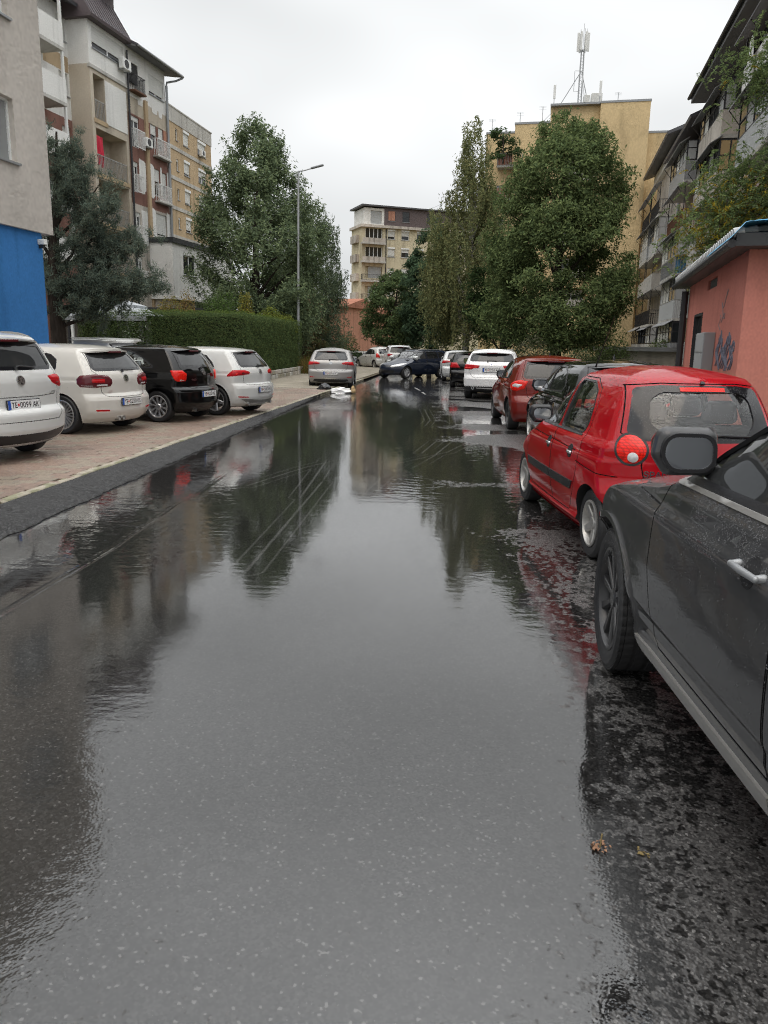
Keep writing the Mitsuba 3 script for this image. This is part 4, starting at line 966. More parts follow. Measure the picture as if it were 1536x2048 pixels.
REDH = hatch(L=4.2, h=1.50, zr=1.425, paint='paint_dull_red', R=.315, axles=(1.27, -1.33),
    rear=[(.20, .14), (.28, .05), (.42, .0), (.58, .0), (.66, .05), (.72, .10), (.90, .11), (1.0, .13), (1.06, .16), (1.38, .34), (1.425, .38)],
    side_windows=[[(.88, 1.0), (.50, 1.21), (.28, 1.34), (.02, 1.38), (-.13, 1.385), (-.16, 1.0)], [(-.24, 1.0), (-.21, 1.385), (-.66, 1.375), (-.96, 1.32), (-1.27, 1.12), (-1.20, 1.03)]],
    doors=[[(.80, .94), (.84, .6), (.76, .30), (-.19, .30), (-.22, .95), (-.17, 1.40), (.03, 1.395), (.30, 1.35), (.54, 1.22)], [(-.20, .30), (-.74, .30), (-.93, .55), (-1.02, .75), (-1.30, 1.1), (-.98, 1.36), (-.64, 1.395), (-.18, 1.405), (-.23, .95)]],
    rear_window=[(.58, 1.05), (.64, 1.08), (.55, 1.37), (.3, 1.385)], tailgate=[(.46, .64), (.55, .70), (.60, 1.0), (.66, 1.08), (.575, 1.39), (.3, 1.402)], spoiler=(1.39, .58, .07, .02), wiper=(1.07, -.34), emblem=None,
    tail=[([(.55, 1.0), (.62, .86), (.78, .80), (1.05, .86), (1.08, .93), (.86, .98), (.72, 1.02)], 'lamp_bright_red', .003, 'lens'), ([(.64, .93), (.74, .87), (.96, .89), (.80, .95)], 'lamp_clear', .014, 'lens')],
    wheel=(.225, 6, 'wide', False, 'dark_alloy'), mirror=(.66, 1.04, .26, 'black_plastic'), handles=[(-.08, .88, 'paint_dull_red'), (-.86, .9, 'paint_dull_red')], plate=(.52, ''), glass=('glass_tint', 'glass_tint', 'glass_clear'), antenna=[(-1.0, 0, 1.475, 'fin')])
REDH.pop('emblem')
BLACKC = hatch(L=4.35, h=1.50, zr=1.43, paint='paint_black', axles=(1.28, -1.36), tail=TAIL7, plate=(.55, ''),
    rear=[(.20, .14), (.28, .05), (.42, .0), (.58, .0), (.66, .05), (.72, .10), (.90, .11), (1.0, .13), (1.06, .18), (1.38, .46), (1.43, .52)],
    side_windows=[[(.88, 1.0), (.50, 1.21), (.28, 1.34), (.02, 1.385), (-.13, 1.39), (-.16, 1.0)], [(-.24, 1.0), (-.21, 1.39), (-.66, 1.38), (-.96, 1.32), (-1.27, 1.12), (-1.20, 1.03)]],
    doors=[[(.80, .94), (.84, .6), (.76, .30), (-.19, .30), (-.22, .95), (-.17, 1.405), (.03, 1.40), (.30, 1.355), (.54, 1.22)], [(-.20, .30), (-.74, .30), (-.93, .55), (-1.02, .75), (-1.30, 1.1), (-.98, 1.36), (-.64, 1.40), (-.18, 1.41), (-.23, .95)]],
    rear_window=[(.58, 1.05), (.64, 1.08), (.53, 1.38), (.3, 1.395)], tailgate=[(.46, .64), (.55, .70), (.60, 1.0), (.66, 1.08), (.56, 1.395), (.3, 1.41)], spoiler=(1.39, .56, .06, .02), wiper=(1.07, -.34),
    side_trim=[([(.84, .985), (-1.20, .998), (-1.20, 1.012), (.86, .998)], 'chrome', .006, 'window_strip')], mirror=(.66, 1.04, .26, 'gloss_black'), antenna=[(-.75, 0, 1.485, 'fin')], wheel=(.225, 5, 'split', False, 'alloy_dull'))
MEGANE = hatch(L=4.5, h=1.465, zr=1.395, paint='paint_navy', axles=(1.40, -1.286), R=.31,
    rear=[(.19, .16), (.28, .05), (.42, .0), (.58, .0), (.65, .03), (.70, .08), (.90, .09), (.97, .10), (1.02, .12), (1.34, .30), (1.395, .35)],
    side_windows=[[(.98, .985), (.60, 1.19), (.36, 1.31), (.10, 1.35), (-.05, 1.36), (-.08, .99)], [(-.16, .99), (-.13, 1.36), (-1.0, 1.345), (-1.02, 1.0)], [(-1.09, 1.0), (-1.07, 1.345), (-1.5, 1.33), (-1.78, 1.1), (-1.7, 1.03)]], pillars=[],
    doors=[[(.90, .94), (.94, .6), (.86, .30), (-.11, .30), (-.14, .95), (-.09, 1.375), (.11, 1.37), (.38, 1.325), (.64, 1.20)], [(-.12, .30), (-.68, .30), (-.87, .55), (-.98, .75), (-1.05, 1.0), (-1.03, 1.362), (-.10, 1.377), (-.15, .95)]],
    head=[([(.36, .58), (.52, .56), (.90, .66), (1.06, .76), (.80, .76), (.42, .66)], 'lamp_clear', .003, 'headlight')], plate=(.55, ''), rails=(-1.9, .2), wheel=(.20, 8, 'wide', False, 'alloy'), tail=TAIL7, mirror=(.74, 1.02, .25, 'paint_pale_silver'))
MEGANE.pop('plate')
SILVER = hatch(L=4.1, paint='paint_pale_silver', lod=1, tail=TAIL7, axles=(1.2, -1.35), wheel=(.21, 7, 'wide', False, 'alloy'), glass=('glass_tint', 'glass_tint', 'glass_clear'))
DARKH = hatch(L=4.2, paint='paint_black', lod=1, axles=(1.2, -1.35), wheel=(.21, 7, 'wide', False, 'alloy'),
    tail=[([(.46, .80), (.9, .80), (1.0, .86), (1.0, 1.0), (.6, 1.0)], 'lamp_red', .003, 'lens')], plate=(.55, ''))
COLT = hatch(L=3.9, h=1.53, zr=1.46, paint='paint_white', lod=1, axles=(1.15, -1.35), wheel=(.20, 5, 'wide', False, 'alloy_dull'), R=.30, rear_window=[(.55, 1.05), (.6, 1.08), (.54, 1.36), (.3, 1.375)],
    tail=[([(.6, .78), (.9, .80), (.88, 1.05), (.72, 1.08)], 'lamp_bright_red', .003, 'lens')], glass=('glass_tint', 'glass_tint', 'glass_clear'), plate=(.6, ''), emblem=None, mirror=(.62, 1.02, .24, 'paint_white'), handles=[(-.08, .86, 'paint_white'), (-.86, .88, 'paint_white')])
COLT.pop('emblem'); COLT.pop('plate')
MPV = dict(TOURAN); MPV.update(paint='paint_pale_silver', lod=1, badges=[], mirror=(.62, 1.14, .26, 'paint_pale_silver'), handles=[], plate=(.75, '')); MPV.pop('skirt')
FARW = hatch(L=4.1, paint='paint_white', lod=2, axles=(1.2, -1.35), tail=TAIL7)
FARV = dict(TOURAN); FARV.update(lod=2, badges=[], plate=(.75, '')); FARV.pop('skirt'); FARV.pop('plate')
FARD = hatch(L=4.2, paint='paint_black', lod=2, axles=(1.2, -1.35), tail=TAIL7)
BACKW = hatch(L=4.3, h=1.62, zr=1.54, paint='paint_white', lod=1, axles=(1.25, -1.4), tail=TAIL7, rails=(-1.6, .3), rear_window=[(.57, 1.08), (.62, 1.11), (.53, 1.46), (.3, 1.48)])

FLEET = [
    ('minivan', 'white minivan at the left edge with roof rails and a legible TE 0099 AK plate', 'car', TOURAN, (-7.32, 10.15), 163.3, .10, None),
    ('hatchback', 'creamy white hatchback with roof spoiler, dark oval tail lamps and many-spoked wheels', 'car', GOLF6, (-7.3, 13.6), 166, .10, None),
    ('hatchback', 'black three-door hatchback parked between two white hatchbacks by the hedge', 'car', POLO, (-6.48, 15.75), 166.5, .10, None),
    ('hatchback', 'white hatchback parked on the pavers nearest the stone wall, with slim red tail lamps', 'car', GOLF7, (-5.85, 17.55), 164.7, .10, None),
    ('hatchback', 'silver hatchback stopped half on the pavement with bags under its rear bumper', 'car', GOLF7B, (-4.1, 30.9), 94.4, .03, None),
    ('crossover', 'white crossover with black lower cladding parked on the right side of the road', 'car', X1, (1.95, 26.8), 83, 0, None),
    ('small_hatchback', 'bright red small hatchback with round tail lamps, wet with rain', 'car', SPARK, (1.835, 7.43), 96.2, 0, None),
    ('suv', 'dark grey car with silver sill trim and black wheels, cut off by the right edge', 'car', SUV, (1.885, 2.52), 92.0, 0, None),
    ('hatchback', 'dull red hatchback with black wing mirrors parked behind the white crossover', 'car', REDH, (2.25, 17.4), 92.6, 0, None),
    ('hatchback', 'black hatchback squeezed between the bright red and the dull red hatchback', 'car', BLACKC, (2.58, 12.7), 93, 0, None),
    ('estate_car', 'dark blue estate car turning across the road with its front to the camera', 'car', MEGANE, (-1.25, 40.9), 230, 0, None),
    ('hatchback', 'pale silver hatchback parked behind the dark blue estate car', 'car', SILVER, (1.05, 39.4), 91, 0, None),
    ('hatchback', 'black hatchback with red tail lamps parked in front of the white crossover', 'car', DARKH, (1.42, 33.7), 89, 0, None),
    ('hatchback', 'white hatchback seen from the side at the far end of the road', 'car', COLT, (-4.4, 56), 122, 0, None),
    ('minivan', 'pale silver minivan seen over the bonnet of the dark blue estate car', 'car', MPV, (-2.75, 53.5), 99, 0, None),
    ('hatchback', 'white car whose roof shows above the silver hatchback on the pavement', 'car', FARW, (-6.1, 46), 92, 0, None),
    ('minivan', 'white vehicle far back beside the lamp post, only its top showing', 'car', FARV, (-9.6, 63), 60, 0, None),
    ('hatchback', 'dark car standing behind the rear of the dark blue estate car', 'car', FARD, (.9, 46.5), 91, 0, None),
    ('hatchback', 'white car with roof rails behind the creamy white hatchback, only its roof showing', 'car', BACKW, (-10.3, 22.2), 160, .10, None),
]
ONLY = globals().get('ONLY_CARS')
for nm, lab, ct, S, pos, th, zg, grp in FLEET:
    if ONLY is not None and lab not in ONLY: continue
    build_car(S, thing(nm, lab, ct, grp), pos, th, zg)
# ---------------------------------------------------------------- buildings
def stucco(c, amp=.35, sc=1.0, streak=.25, grain=30.0):
    def fn(p, n, uv):
        a = p.x * .7 + p.y; big = fbm(a * .35 * sc, p.z * .35 * sc, 1.0, octaves=4); run = fbm(a * 2.6, p.z * .22, 4.0, octaves=3); fine = noise(a * grain, p.z * grain, p.x * grain)
        v = 1 + amp * (big - .5) * 2 - streak * smoothstep(.5, .8, run) + .18 * (fine - .5)
        return mi.Color3f(*c) * v
    return fn


diff('wall_beige', stucco((.53, .49, .445), .14, 1.5, .05, 14.0), bump=lambda p, n, uv: noise((p.x * .3 + p.y) * 16, p.z * 16, 2.0) + .5 * noise((p.x * .3 + p.y) * 45, p.z * 45), bs=.010)
diff('wall_blue', stucco((.06, .205, .49), .20, 1.2, .14))
diff('wall_cream', stucco((.54, .475, .385), .22)); diff('wall_white', stucco((.78, .77, .74), .12, 1, .15)); diff('wall_redbrown', stucco((.27, .15, .125), .25)); diff('wall_ochre', stucco((.49, .375, .245), .18))
diff('wall_yellow', stucco((.64, .49, .28), .22, .8, .18, 9.0), bump=lambda p, n, uv: smoothstep(.45, .62, fbm(p.x * .9, p.z * .5, p.y * .9, octaves=4)), bs=.03)
diff('wall_lemon', stucco((.56, .50, .36), .12)); diff('wall_concrete', stucco((.48, .465, .43), .3)); diff('wall_greybeige', stucco((.50, .46, .41), .3, 1.5, .35)); diff('wall_salmon', stucco((.52, .21, .17), .22, 1.3, .08))
diff('wall_pinkbeige', stucco((.54, .44, .40), .25)); diff('wall_orange', stucco((.48, .25, .18), .12)); diff('wall_brick', stucco((.36, .17, .12), .2))
flat('roof_dark', (.075, .075, .082), .5); flat('roof_brown', (.085, .065, .07), .6); flat('mansard', (.10, .075, .075), .6); flat('soffit', (.15, .15, .155), .7); flat('corrugated', (.45, .46, .46), .5, .2); flat('corrugated_dark', (.26, .265, .27), .5, .2); flat('fascia', (.03, .032, .035), .45)


class Face:
    """a facade: u along it (away from the camera), d out of it, z up"""

    def __init__(s, p0, ang, out):
        a = math.radians(ang); s.t = np.array([math.sin(a), math.cos(a), 0]); s.n = np.array([s.t[1], -s.t[0], 0]) * out
        s.M = np.eye(4); s.M[:3, 0], s.M[:3, 1], s.M[:3, 3] = s.t, s.n, (p0[0], p0[1], 0)

    def go(s, m):
        m = m.copy(); m.vertices = m.vertices @ s.M[:3, :3].T + s.M[:3, 3]
        if np.linalg.det(s.M[:3, :3]) < 0: m.invert()
        return m

    def b(s, u0, u1, d0, d1, z0, z1, ch=0): return s.go(bx(min(u0, u1), max(u0, u1), min(d0, d1), max(d0, d1), z0, z1, ch))
    def p(s, u, d, z): return s.M[:3, :3] @ np.array([u, d, z]) + s.M[:3, 3]


def holes(F, u0, u1, d0, d1, z0, z1, wins, depth=.22):
    """wall block with recesses cut in its outer side"""
    m = man(bx(u0, u1, d0, d1, z0, z1))
    for w in wins: m = m - man(bx(w[0], w[1], d1 - depth, d1 + .1, w[2], w[3]))
    me = m.to_mesh(); return F.go(trimesh.Trimesh(me.vert_properties[:, :3], me.tri_verts, process=False))


def window(F, par, u0, u1, z0, z1, d, depth=.2, shut=0.0, nm=2, frame='pvc_white', sill=True, box=False, shm='shutter', glass='house_glass'):
    k = num(f'{par}__window'); labels.setdefault(k, {})
    di = d - depth; f = .06
    add('pane', F.b(u0 + .02, u1 - .02, di + .02, di + .035, z0 + .02, z1 - .02), glass, k, smooth=False)
    bars_ = [F.b(u0, u0 + f, di, di + .07, z0, z1), F.b(u1 - f, u1, di, di + .07, z0, z1), F.b(u0 + f, u1 - f, di, di + .068, z0, z0 + f), F.b(u0 + f, u1 - f, di, di + .068, z1 - f, z1)]
    for i in range(1, nm): um = u0 + (u1 - u0) * i / nm; bars_.append(F.b(um - .045, um + .045, di, di + .066, z0 + f, z1 - f))
    add('frame', cat(bars_), frame, k, smooth=False)
    if shut > 0:
        zs = z1 - (z1 - z0) * shut; n = max(3, int((z1 - zs) / .06)); L_ = []
        for i in range(n): h = (z1 - zs) / n; L_.append(F.b(u0 + .03, u1 - .03, di + .075, di + .095 + .008 * (i % 2), zs + i * h, zs + (i + 1) * h - .006))
        add('shutter', cat(L_), shm, k, smooth=False)
    if box: add('shutter_box', F.b(u0 - .02, u1 + .02, d - .05, d + .06, z1 - .02, z1 + .18, .01), 'pvc_white', k)
    if sill: add('sill', F.b(u0 - .05, u1 + .05, d - .05, d + .07, z0 - .05, z0 - .002), 'steel_grey', k, smooth=False)
    return k


def railing(F, par, u0, u1, d0, d1, z0, z1, m='rail_metal', gap=.13, name='railing', ends=True):
    """bars along the front (d1) and the two ends"""
    L_ = [F.b(u0, u1, d1 - .02, d1 + .02, z1 - .04, z1), F.b(u0, u1, d1 - .015, d1 + .015, z0, z0 + .03)]
    for u in np.arange(u0, u1 + .01, gap): L_.append(F.b(u - .012, u + .012, d1 - .012, d1 + .012, z0 + .03, z1 - .04))
    if ends and d1 - d0 > .15:
        for u in (u0, u1):
            L_ += [F.b(u - .02, u + .02, d0, d1 - .02, z1 - .041, z1 - .002)] + [F.b(u - .012, u + .012, d - .012, d + .012, z0, z1 - .04) for d in np.arange(d0 + gap, d1 - .05, gap)]
    return add(name, cat(L_), m, par, smooth=False)


def corr(F, u0, u1, d, z0, z1, end=None, pitch=.09, amp=.014):
    """corrugated sheet: along u at d, or (end given) an end sheet at u0 from d to end"""
    a, b = (u0, u1) if end is None else (d, end); n = max(4, int(abs(b - a) / pitch * 4)); s = np.linspace(a, b, n); w = amp * np.sin(np.arange(n) * math.pi / 2 + .4)
    V = [((s_, d + w_, z) if end is None else (u0 + w_, s_, z)) for z in (z0, z1) for s_, w_ in zip(s, w)]; Fc = []
    for i in range(n - 1): Fc += [(i, i + 1, n + i + 1), (i, n + i + 1, n + i)]
    k = len(V); V2 = [(x, y - .004, z) if end is None else (x - .004, y, z) for x, y, z in V]
    return F.go(trimesh.Trimesh(V + V2, Fc + [(c + k, b_ + k, a_ + k) for a_, b_, c in Fc], process=False))


def ac_unit(F, u, d, z, label, sz=(.80, .30, .55)):
    a = thing('air_conditioner', label, 'air conditioner', 'air conditioners on the facades')
    add('casing', F.b(u, u + sz[0], d + .12, d + .12 + sz[1], z, z + sz[2], .02), 'white_paint', a)
    c = np.array([u + sz[0] * .42, d + .12 + sz[1], z + sz[2] / 2]); t = trimesh.creation.cylinder(sz[2] * .40, .02, sections=24); t = xf(t, R=rotx(90), t=c)
    add('fan_grille', F.go(t), 'dark_metal', a); add('bracket', cat([F.b(u + .1, u + .14, d, d + .42, z - .05, z - .005), F.b(u + sz[0] - .14, u + sz[0] - .1, d, d + .42, z - .05, z - .005)]), 'steel_grey', a, smooth=False)


def pipe(F, par, u, d, z0, z1, r=.055, m='steel_grey', name='downpipe'): return add(name, tube([F.p(u, d, z0), F.p(u, d, (z0 + z1) / 2), F.p(u, d, z1)], r, 8), m, par)


def cloth(F, u0, u1, d, z0, z1, m, label, kind='hanging laundry', end=False, seed=0):
    """laundry: wavy sheet hanging from z1"""
    n, k = 18, 12; U, Z = np.meshgrid(np.linspace(0, 1, n), np.linspace(0, 1, k)); w = .05 * np.sin(U * 14 + seed) * (.3 + .7 * (1 - Z)) + .02 * np.sin(Z * 7 + U * 5)
    zz = z0 + (z1 - z0) * Z - .08 * (1 - Z) * np.sin(U * 9 + seed); uu = u0 + (u1 - u0) * (U + .06 * (1 - Z) * np.sin(U * 5 + seed))
    V = np.stack([uu, d + w, zz] if not end else [d + w, uu, zz], -1).reshape(-1, 3); Fc = []
    for i in range(k - 1):
        for j in range(n - 1): a = i * n + j; Fc += [(a, a + 1, a + n + 1), (a, a + n + 1, a + n)]
    Fc = np.array(Fc); V2 = V + ((0, -.006, 0) if not end else (-.006, 0, 0)); m_ = trimesh.Trimesh(np.vstack([V, V2]), np.vstack([Fc, Fc[:, ::-1] + len(V)]), process=False)
    return solo('laundry', F.go(m_), m, label, kind, smooth=60)


# ---- near building on the left: beige stucco over a blue ground floor
F = Face((-9.51, 18.93), 7, 1)
A = thing('stucco_building', 'beige stucco building over a bright blue ground floor at the left edge', 'building')
w1 = [(-2.55, -.86, 5.52, 6.86), (-2.55, -.80, 8.50, 9.85), (-6.5, -5.0, 5.52, 6.86), (-6.5, -5.0, 8.5, 9.85)]
add('wall', holes(F, -14, .32, -8, 0, 4.13, 13, w1), 'wall_beige', A, smooth=False)
add('ground_floor', F.b(-14, -.02, -8, -.10, .1, 4.128), 'wall_blue', A, smooth=False)
for a in w1: window(F, A, a[0], a[1], a[2], a[3], 0, .20, 0, 2, glass='curtained_glass')
fl = thing('floodlight', 'small outdoor lamp under the overhang at the corner of the blue wall', 'lamp')
add('lamp_body', F.b(-.20, -.06, -.10, .08, 3.86, 3.98, .01), 'white_paint', fl); add('lamp_arm', F.b(-.16, -.10, -.1, .02, 3.78, 3.855, .005), 'dark_metal', fl)

# ---- long apartment block on the left
F = Face((-17.17, 50.5), 9, 1)
A = thing('apartment_block', 'tall patched apartment block on the left with loggias and a dark tiled roof', 'building')
S1 = dict(u0=-8.0, u1=-4.45)
log = [(-7.72, -6.70, 13.08, 15.25), (-7.72, -4.72, 10.40, 12.62), (-7.72, -4.72, 7.9, 10.1), (-7.72, -4.72, 5.4, 7.6), (-7.72, -4.72, 2.9, 5.1)]
w1 = [(-7.66, -4.62, 16.48, 17.5)]
add('wall', holes(F, S1['u0'], S1['u1'], -6, 0, 0, 15.62, log, 1.1), 'wall_cream', A, smooth=False)
add('wall', holes(F, S1['u0'], S1['u1'], -6, .004, 15.62, 17.9, w1), 'wall_white', A, smooth=False)
window(F, A, *w1[0], 0, .12, .72, 2)
add('loggia_panel', F.b(-6.68, -4.60, -.05, .03, 13.02, 15.2), 'wall_white', A, smooth=False)
add('cornice', F.b(-8.06, -4.42, -.1, .07, 15.45, 15.62), 'wall_concrete', A, smooth=False)
for (a, b, c, d) in log:
    add('loggia_edge', F.b(a - .1, b + .12, -.15, .05, c - .22, c), 'wall_ochre', A, smooth=False); railing(F, A, a + .02, b - .02, 0, -.04, c, c + .95, ends=False)
    window(F, A, a + .25, min(b - .1, a + 1.0), c + .1, c + 2.0, -1.0, .08, .3, 1, sill=False)
# recess and white balconies further left
w2 = [(-8.9, -8.15, 16.6, 17.7), (-8.9, -8.15, 14.0, 15.1), (-8.9, -8.15, 11.4, 12.5), (-8.9, -8.15, 8.8, 9.9), (-8.9, -8.15, 6.2, 7.3)]
add('wall', holes(F, -20, S1['u0'] - .002, -6, -1.2, 12.9, 18.2, w2), 'wall_white', A, smooth=False)
add('wall', holes(F, -20, S1['u0'] - .002, -6, -1.202, 0, 12.9, w2), 'wall_redbrown', A, smooth=False)
for a in w2: window(F, A, *a, -1.2, .18, .45, 1)
add('plaster_patch', F.b(-10.1, -8.05, -1.21, -1.19, 15.15, 15.9), 'wall_ochre', A, smooth=False)
for i, z in enumerate((15.6, 13.1, 10.6, 8.1, 5.6)):
    k = num(f'{A}__balcony'); labels.setdefault(k, {})
    add('slab', F.b(-13.2, -10.15, -1.2, .02, z - .16, z), 'wall_concrete', k, smooth=False)
    add('parapet', cat([F.b(-13.2, -10.15, -.10, .022, z, z + 1.08), F.b(-10.27, -10.152, -1.2, -.102, z, z + 1.08)]), 'wall_white', k, smooth=False)
    add('post', F.b(-10.27, -10.15, -.11, .0, z + 1.085, z + 2.33), 'white_paint', k, smooth=False)
# second column with French windows
w3 = [(-4.12, -3.12, 15.55, 17.0), (-1.95, -.25, 15.95, 17.0)]
fr = [(-4.2, -3.25, 12.55, 14.2), (-4.2, -3.55, 10.1, 11.75), (-4.2, -3.55, 7.3, 9.0), (-4.2, -3.55, 4.8, 6.5)]
cw = [(-1.98, -1.25, 13.0, 14.35), (-1.05, -.42, 13.0, 14.3), (-1.72, -1.05, 10.3, 11.85), (-.78, -.22, 10.3, 11.8), (-1.72, -.45, 8.0, 9.3), (-1.72, -.45, 5.3, 6.6)]
add('wall', holes(F, -4.45, 0, -6, -.004, 15.2, 17.9, w3), 'wall_white', A, smooth=False)
add('wall', holes(F, -4.45, 0, -6, -.006, 14.3, 15.2, []), 'wall_cream', A, smooth=False)
add('wall', holes(F, -4.45, 0, -6, -.008, 9.45, 14.3, fr + cw), 'wall_redbrown', A, smooth=False)
add('wall', holes(F, -4.45, 0, -6, -.010, 0, 9.45, fr + cw), 'wall_greybeige', A, smooth=False)
window(F, A, *w3[1], 0, .14, .85, 2)
add('roller_box', F.b(-4.1, -3.14, -.2, -.05, 16.0, 16.98), 'dark_trim', A, smooth=False); railing(F, A, -4.15, -3.0, -.1, .35, 15.5, 16.3, 'dark_metal', .10, 'flower_railing'); add('flower_shelf', F.b(-4.2, -2.95, -.05, .4, 15.42, 15.5), 'rust', A, smooth=False)
for a in fr: window(F, A, *a, 0, .16, .15, 2, sill=False); railing(F, A, a[0] - .05, a[1] + .12, -.02, .28, a[2] - .05, a[2] + .92, 'white_paint', .11)
for a in cw: window(F, A, *a, 0, .16, .9 if a[2] < 9 else .45, 1, sill=False)
for z in (12.6, 10.02): railing(F, A, -1.75, -.15, -.02, .30, z, z + .95, 'white_paint', .11); add('balcony_slab', F.b(-1.8, -.1, -.02, .34, z - .1, z - .01), 'wall_concrete', A, smooth=False)
add('pilaster', F.b(-2.68, -2.38, -.1, .12, 0, 15.35), 'wall_ochre', A, smooth=False)
def blob_patch(F, u0, u1, z0, z1, d, seed):
    th = np.linspace(0, 2 * math.pi, 60, endpoint=False); c = np.abs(np.cos(th)) ** .35 * np.sign(np.cos(th)); s = np.abs(np.sin(th)) ** .35 * np.sign(np.sin(th)); r = 1 + .16 * (meshkit.fbm(np.stack([np.cos(th) * 2, np.sin(th) * 2, th * 0], 1) + seed, 3, seed) - .5) * 2
    q = Polygon(np.stack([(u0 + u1) / 2 + c * (u1 - u0) / 2 * r, (z0 + z1) / 2 + s * (z1 - z0) / 2 * r], 1)).buffer(0); m = extr(q, .012); v = m.vertices; m = trimesh.Trimesh(np.stack([v[:, 0], v[:, 2] + d, v[:, 1]], 1), m.faces[:, ::-1], process=False); return F.go(m)
for q in ((-3.5, -2.75, 10.3, 12.0), (-2.3, -1.75, 10.2, 12.0), (-1.02, -.82, 10.3, 12.0), (-.18, .0, 9.9, 12.0), (-3.45, -2.75, 7.2, 9.3), (-2.3, -1.76, 7.6, 9.5), (-.42, 0, 7.6, 9.5), (-.9, -.5, 14.9, 15.3), (-1.7, -1.1, 14.95, 15.3), (-3.3, -2.75, 14.95, 15.35)): add('plaster_patch', blob_patch(F, *q, -.001, int(abs(q[0]) * 10)), 'wall_white', A, smooth=False)
add('red_panel', F.b(-.40, -.02, -.003, .01, 12.9, 14.3), 'wall_orange', A, smooth=False)
pipe(F, A, -4.42, .10, 0, 17.4, .06, 'dark_metal'); pipe(F, A, .02, .10, 0, 16.9, .085)
add('corner_pillar', F.b(.0, .35, -6, -.02, 0, 15.3), 'wall_greybeige', A, smooth=False)
# ground floor extension
w4 = [(-1.35, .35, 5.7, 6.9)]
add('extension_wall', holes(F, -2.7, 6.2, 0, 1.5, 4.3, 7.45, w4), 'wall_white', A, smooth=False); window(F, A, *w4[0], 1.5, .14, 0, 2)
add('extension_base', F.b(-2.5, 6.0, 0, 1.3, 0, 4.29), 'wall_greybeige', A, smooth=False); add('extension_ledge', F.b(-2.75, 6.25, 0, 1.56, 4.16, 4.29), 'wall_white', A, smooth=False)
add('extension_roof', F.b(-2.8, 6.3, 0, 1.62, 7.452, 7.75), 'fascia', A, smooth=False)
# roof: eaves, slope, steep part over the first column, dormer
def roof_prism(F, u0, u1, prof):
    q = Polygon(prof); m = extr(q, u1 - u0); v = m.vertices; m = trimesh.Trimesh(np.stack([v[:, 2] + u0, v[:, 0], v[:, 1]], 1), m.faces, process=False)
    if m.volume < 0: m.invert()
    return F.go(m)
add('roof', roof_prism(F, -4.45, .9, [(.75, 17.62), (.8, 17.72), (-4.2, 20.1), (-9.2, 17.7), (-9.2, 17.5), (-4.2, 19.8)]), 'roof_dark', A, smooth=False)
add('soffit', roof_prism(F, -4.44, .85, [(.70, 17.58), (-.4, 17.72), (-6, 17.9), (-6, 18.2), (-.4, 18.1), (.70, 17.63)]), 'soffit', A, smooth=False)
add('steep_roof', roof_prism(F, -8.3, -4.47, [(.42, 17.7), (.46, 17.85), (-1.3, 20.7), (-5, 21.6), (-5, 17.7)]), 'roof_brown', A, smooth=False)
for i in range(12): add('roof_rib', roof_prism(F, -8.2 + i * .32, -8.17 + i * .32, [(.44, 17.87), (.47, 17.90), (-1.28, 20.74), (-1.32, 20.7)]), 'roof_dark', A, smooth=False)
add('roof', roof_prism(F, -20, -8.32, [(-.3, 18.1), (-.25, 18.25), (-5.2, 20.6), (-10, 18.2), (-10, 17.9), (-5.2, 20.2)]), 'roof_dark', A, smooth=False)
add('dormer', roof_prism(F, -5.9, -4.5, [(-.5, 18.6), (-.5, 19.9), (.3, 20.1), (.3, 20.25), (-3, 21.2), (-3, 18.6)]), 'roof_brown', A, smooth=False)
add('gutter', tube([F.p(-4.4, .80, 17.64), F.p(-2, .80, 17.63), F.p(.9, .80, 17.62)], .07, 8), 'steel_grey', A); add('gutter_elbow', tube([F.p(.85, .78, 17.55), F.p(.5, .5, 17.3), F.p(.05, .12, 17.1), F.p(.02, .1, 16.9)], .06, 8), 'steel_grey', A)
ac_unit(F, -5.35, .0, 16.22, 'white air conditioner under the top window of the patched block'); ac_unit(F, -3.15, -.01, 12.75, 'air conditioner beside the small railings of the patched block', (.7, .28, .5))
cloth(F, -7.65, -6.95, -.12, 10.85, 12.3, 'cloth_red', 'bright red cloth hanging in a loggia of the patched block')

# ---- ochre block behind it
F = Face((-21.59, 66.75), 6, 1)
A = thing('ochre_block', 'ochre apartment block with grey parapet behind the patched block on the left', 'building')
ws = []
for z in (17.5, 15.2, 12.95, 10.7, 8.4, 6.1): ws += [(.58, 1.70, z, z + 1.0), (3.55, 5.25, z, z + 1.0), (-.88, -.45, z + .05, z + .95)]
add('wall', holes(F, -6, 6.55, -9, 0, 0, 18.75, ws), 'wall_ochre', A, smooth=False); add('parapet', F.b(-6.05, 6.6, -9, .05, 18.752, 19.85), 'wall_concrete', A, smooth=False); add('coping', F.b(-6.1, 6.66, -9, .10, 19.852, 19.95), 'wall_concrete', A, smooth=False)
for z in (16.75, 14.45, 12.15, 9.9): add('string_course', F.b(-6, 6.56, -.02, .06, z, z + .28), 'wall_concrete', A, smooth=False)
for i, a in enumerate(ws): window(F, A, *a, 0, .15, (.9, .55, 0, .8, .5, .2)[i % 6], 1 + (i % 3 == 1), box=i % 3 != 2)
ac_unit(F, 3.6, 0, 17.35, 'air conditioner below a top-floor window of the ochre block', (.75, .28, .5))

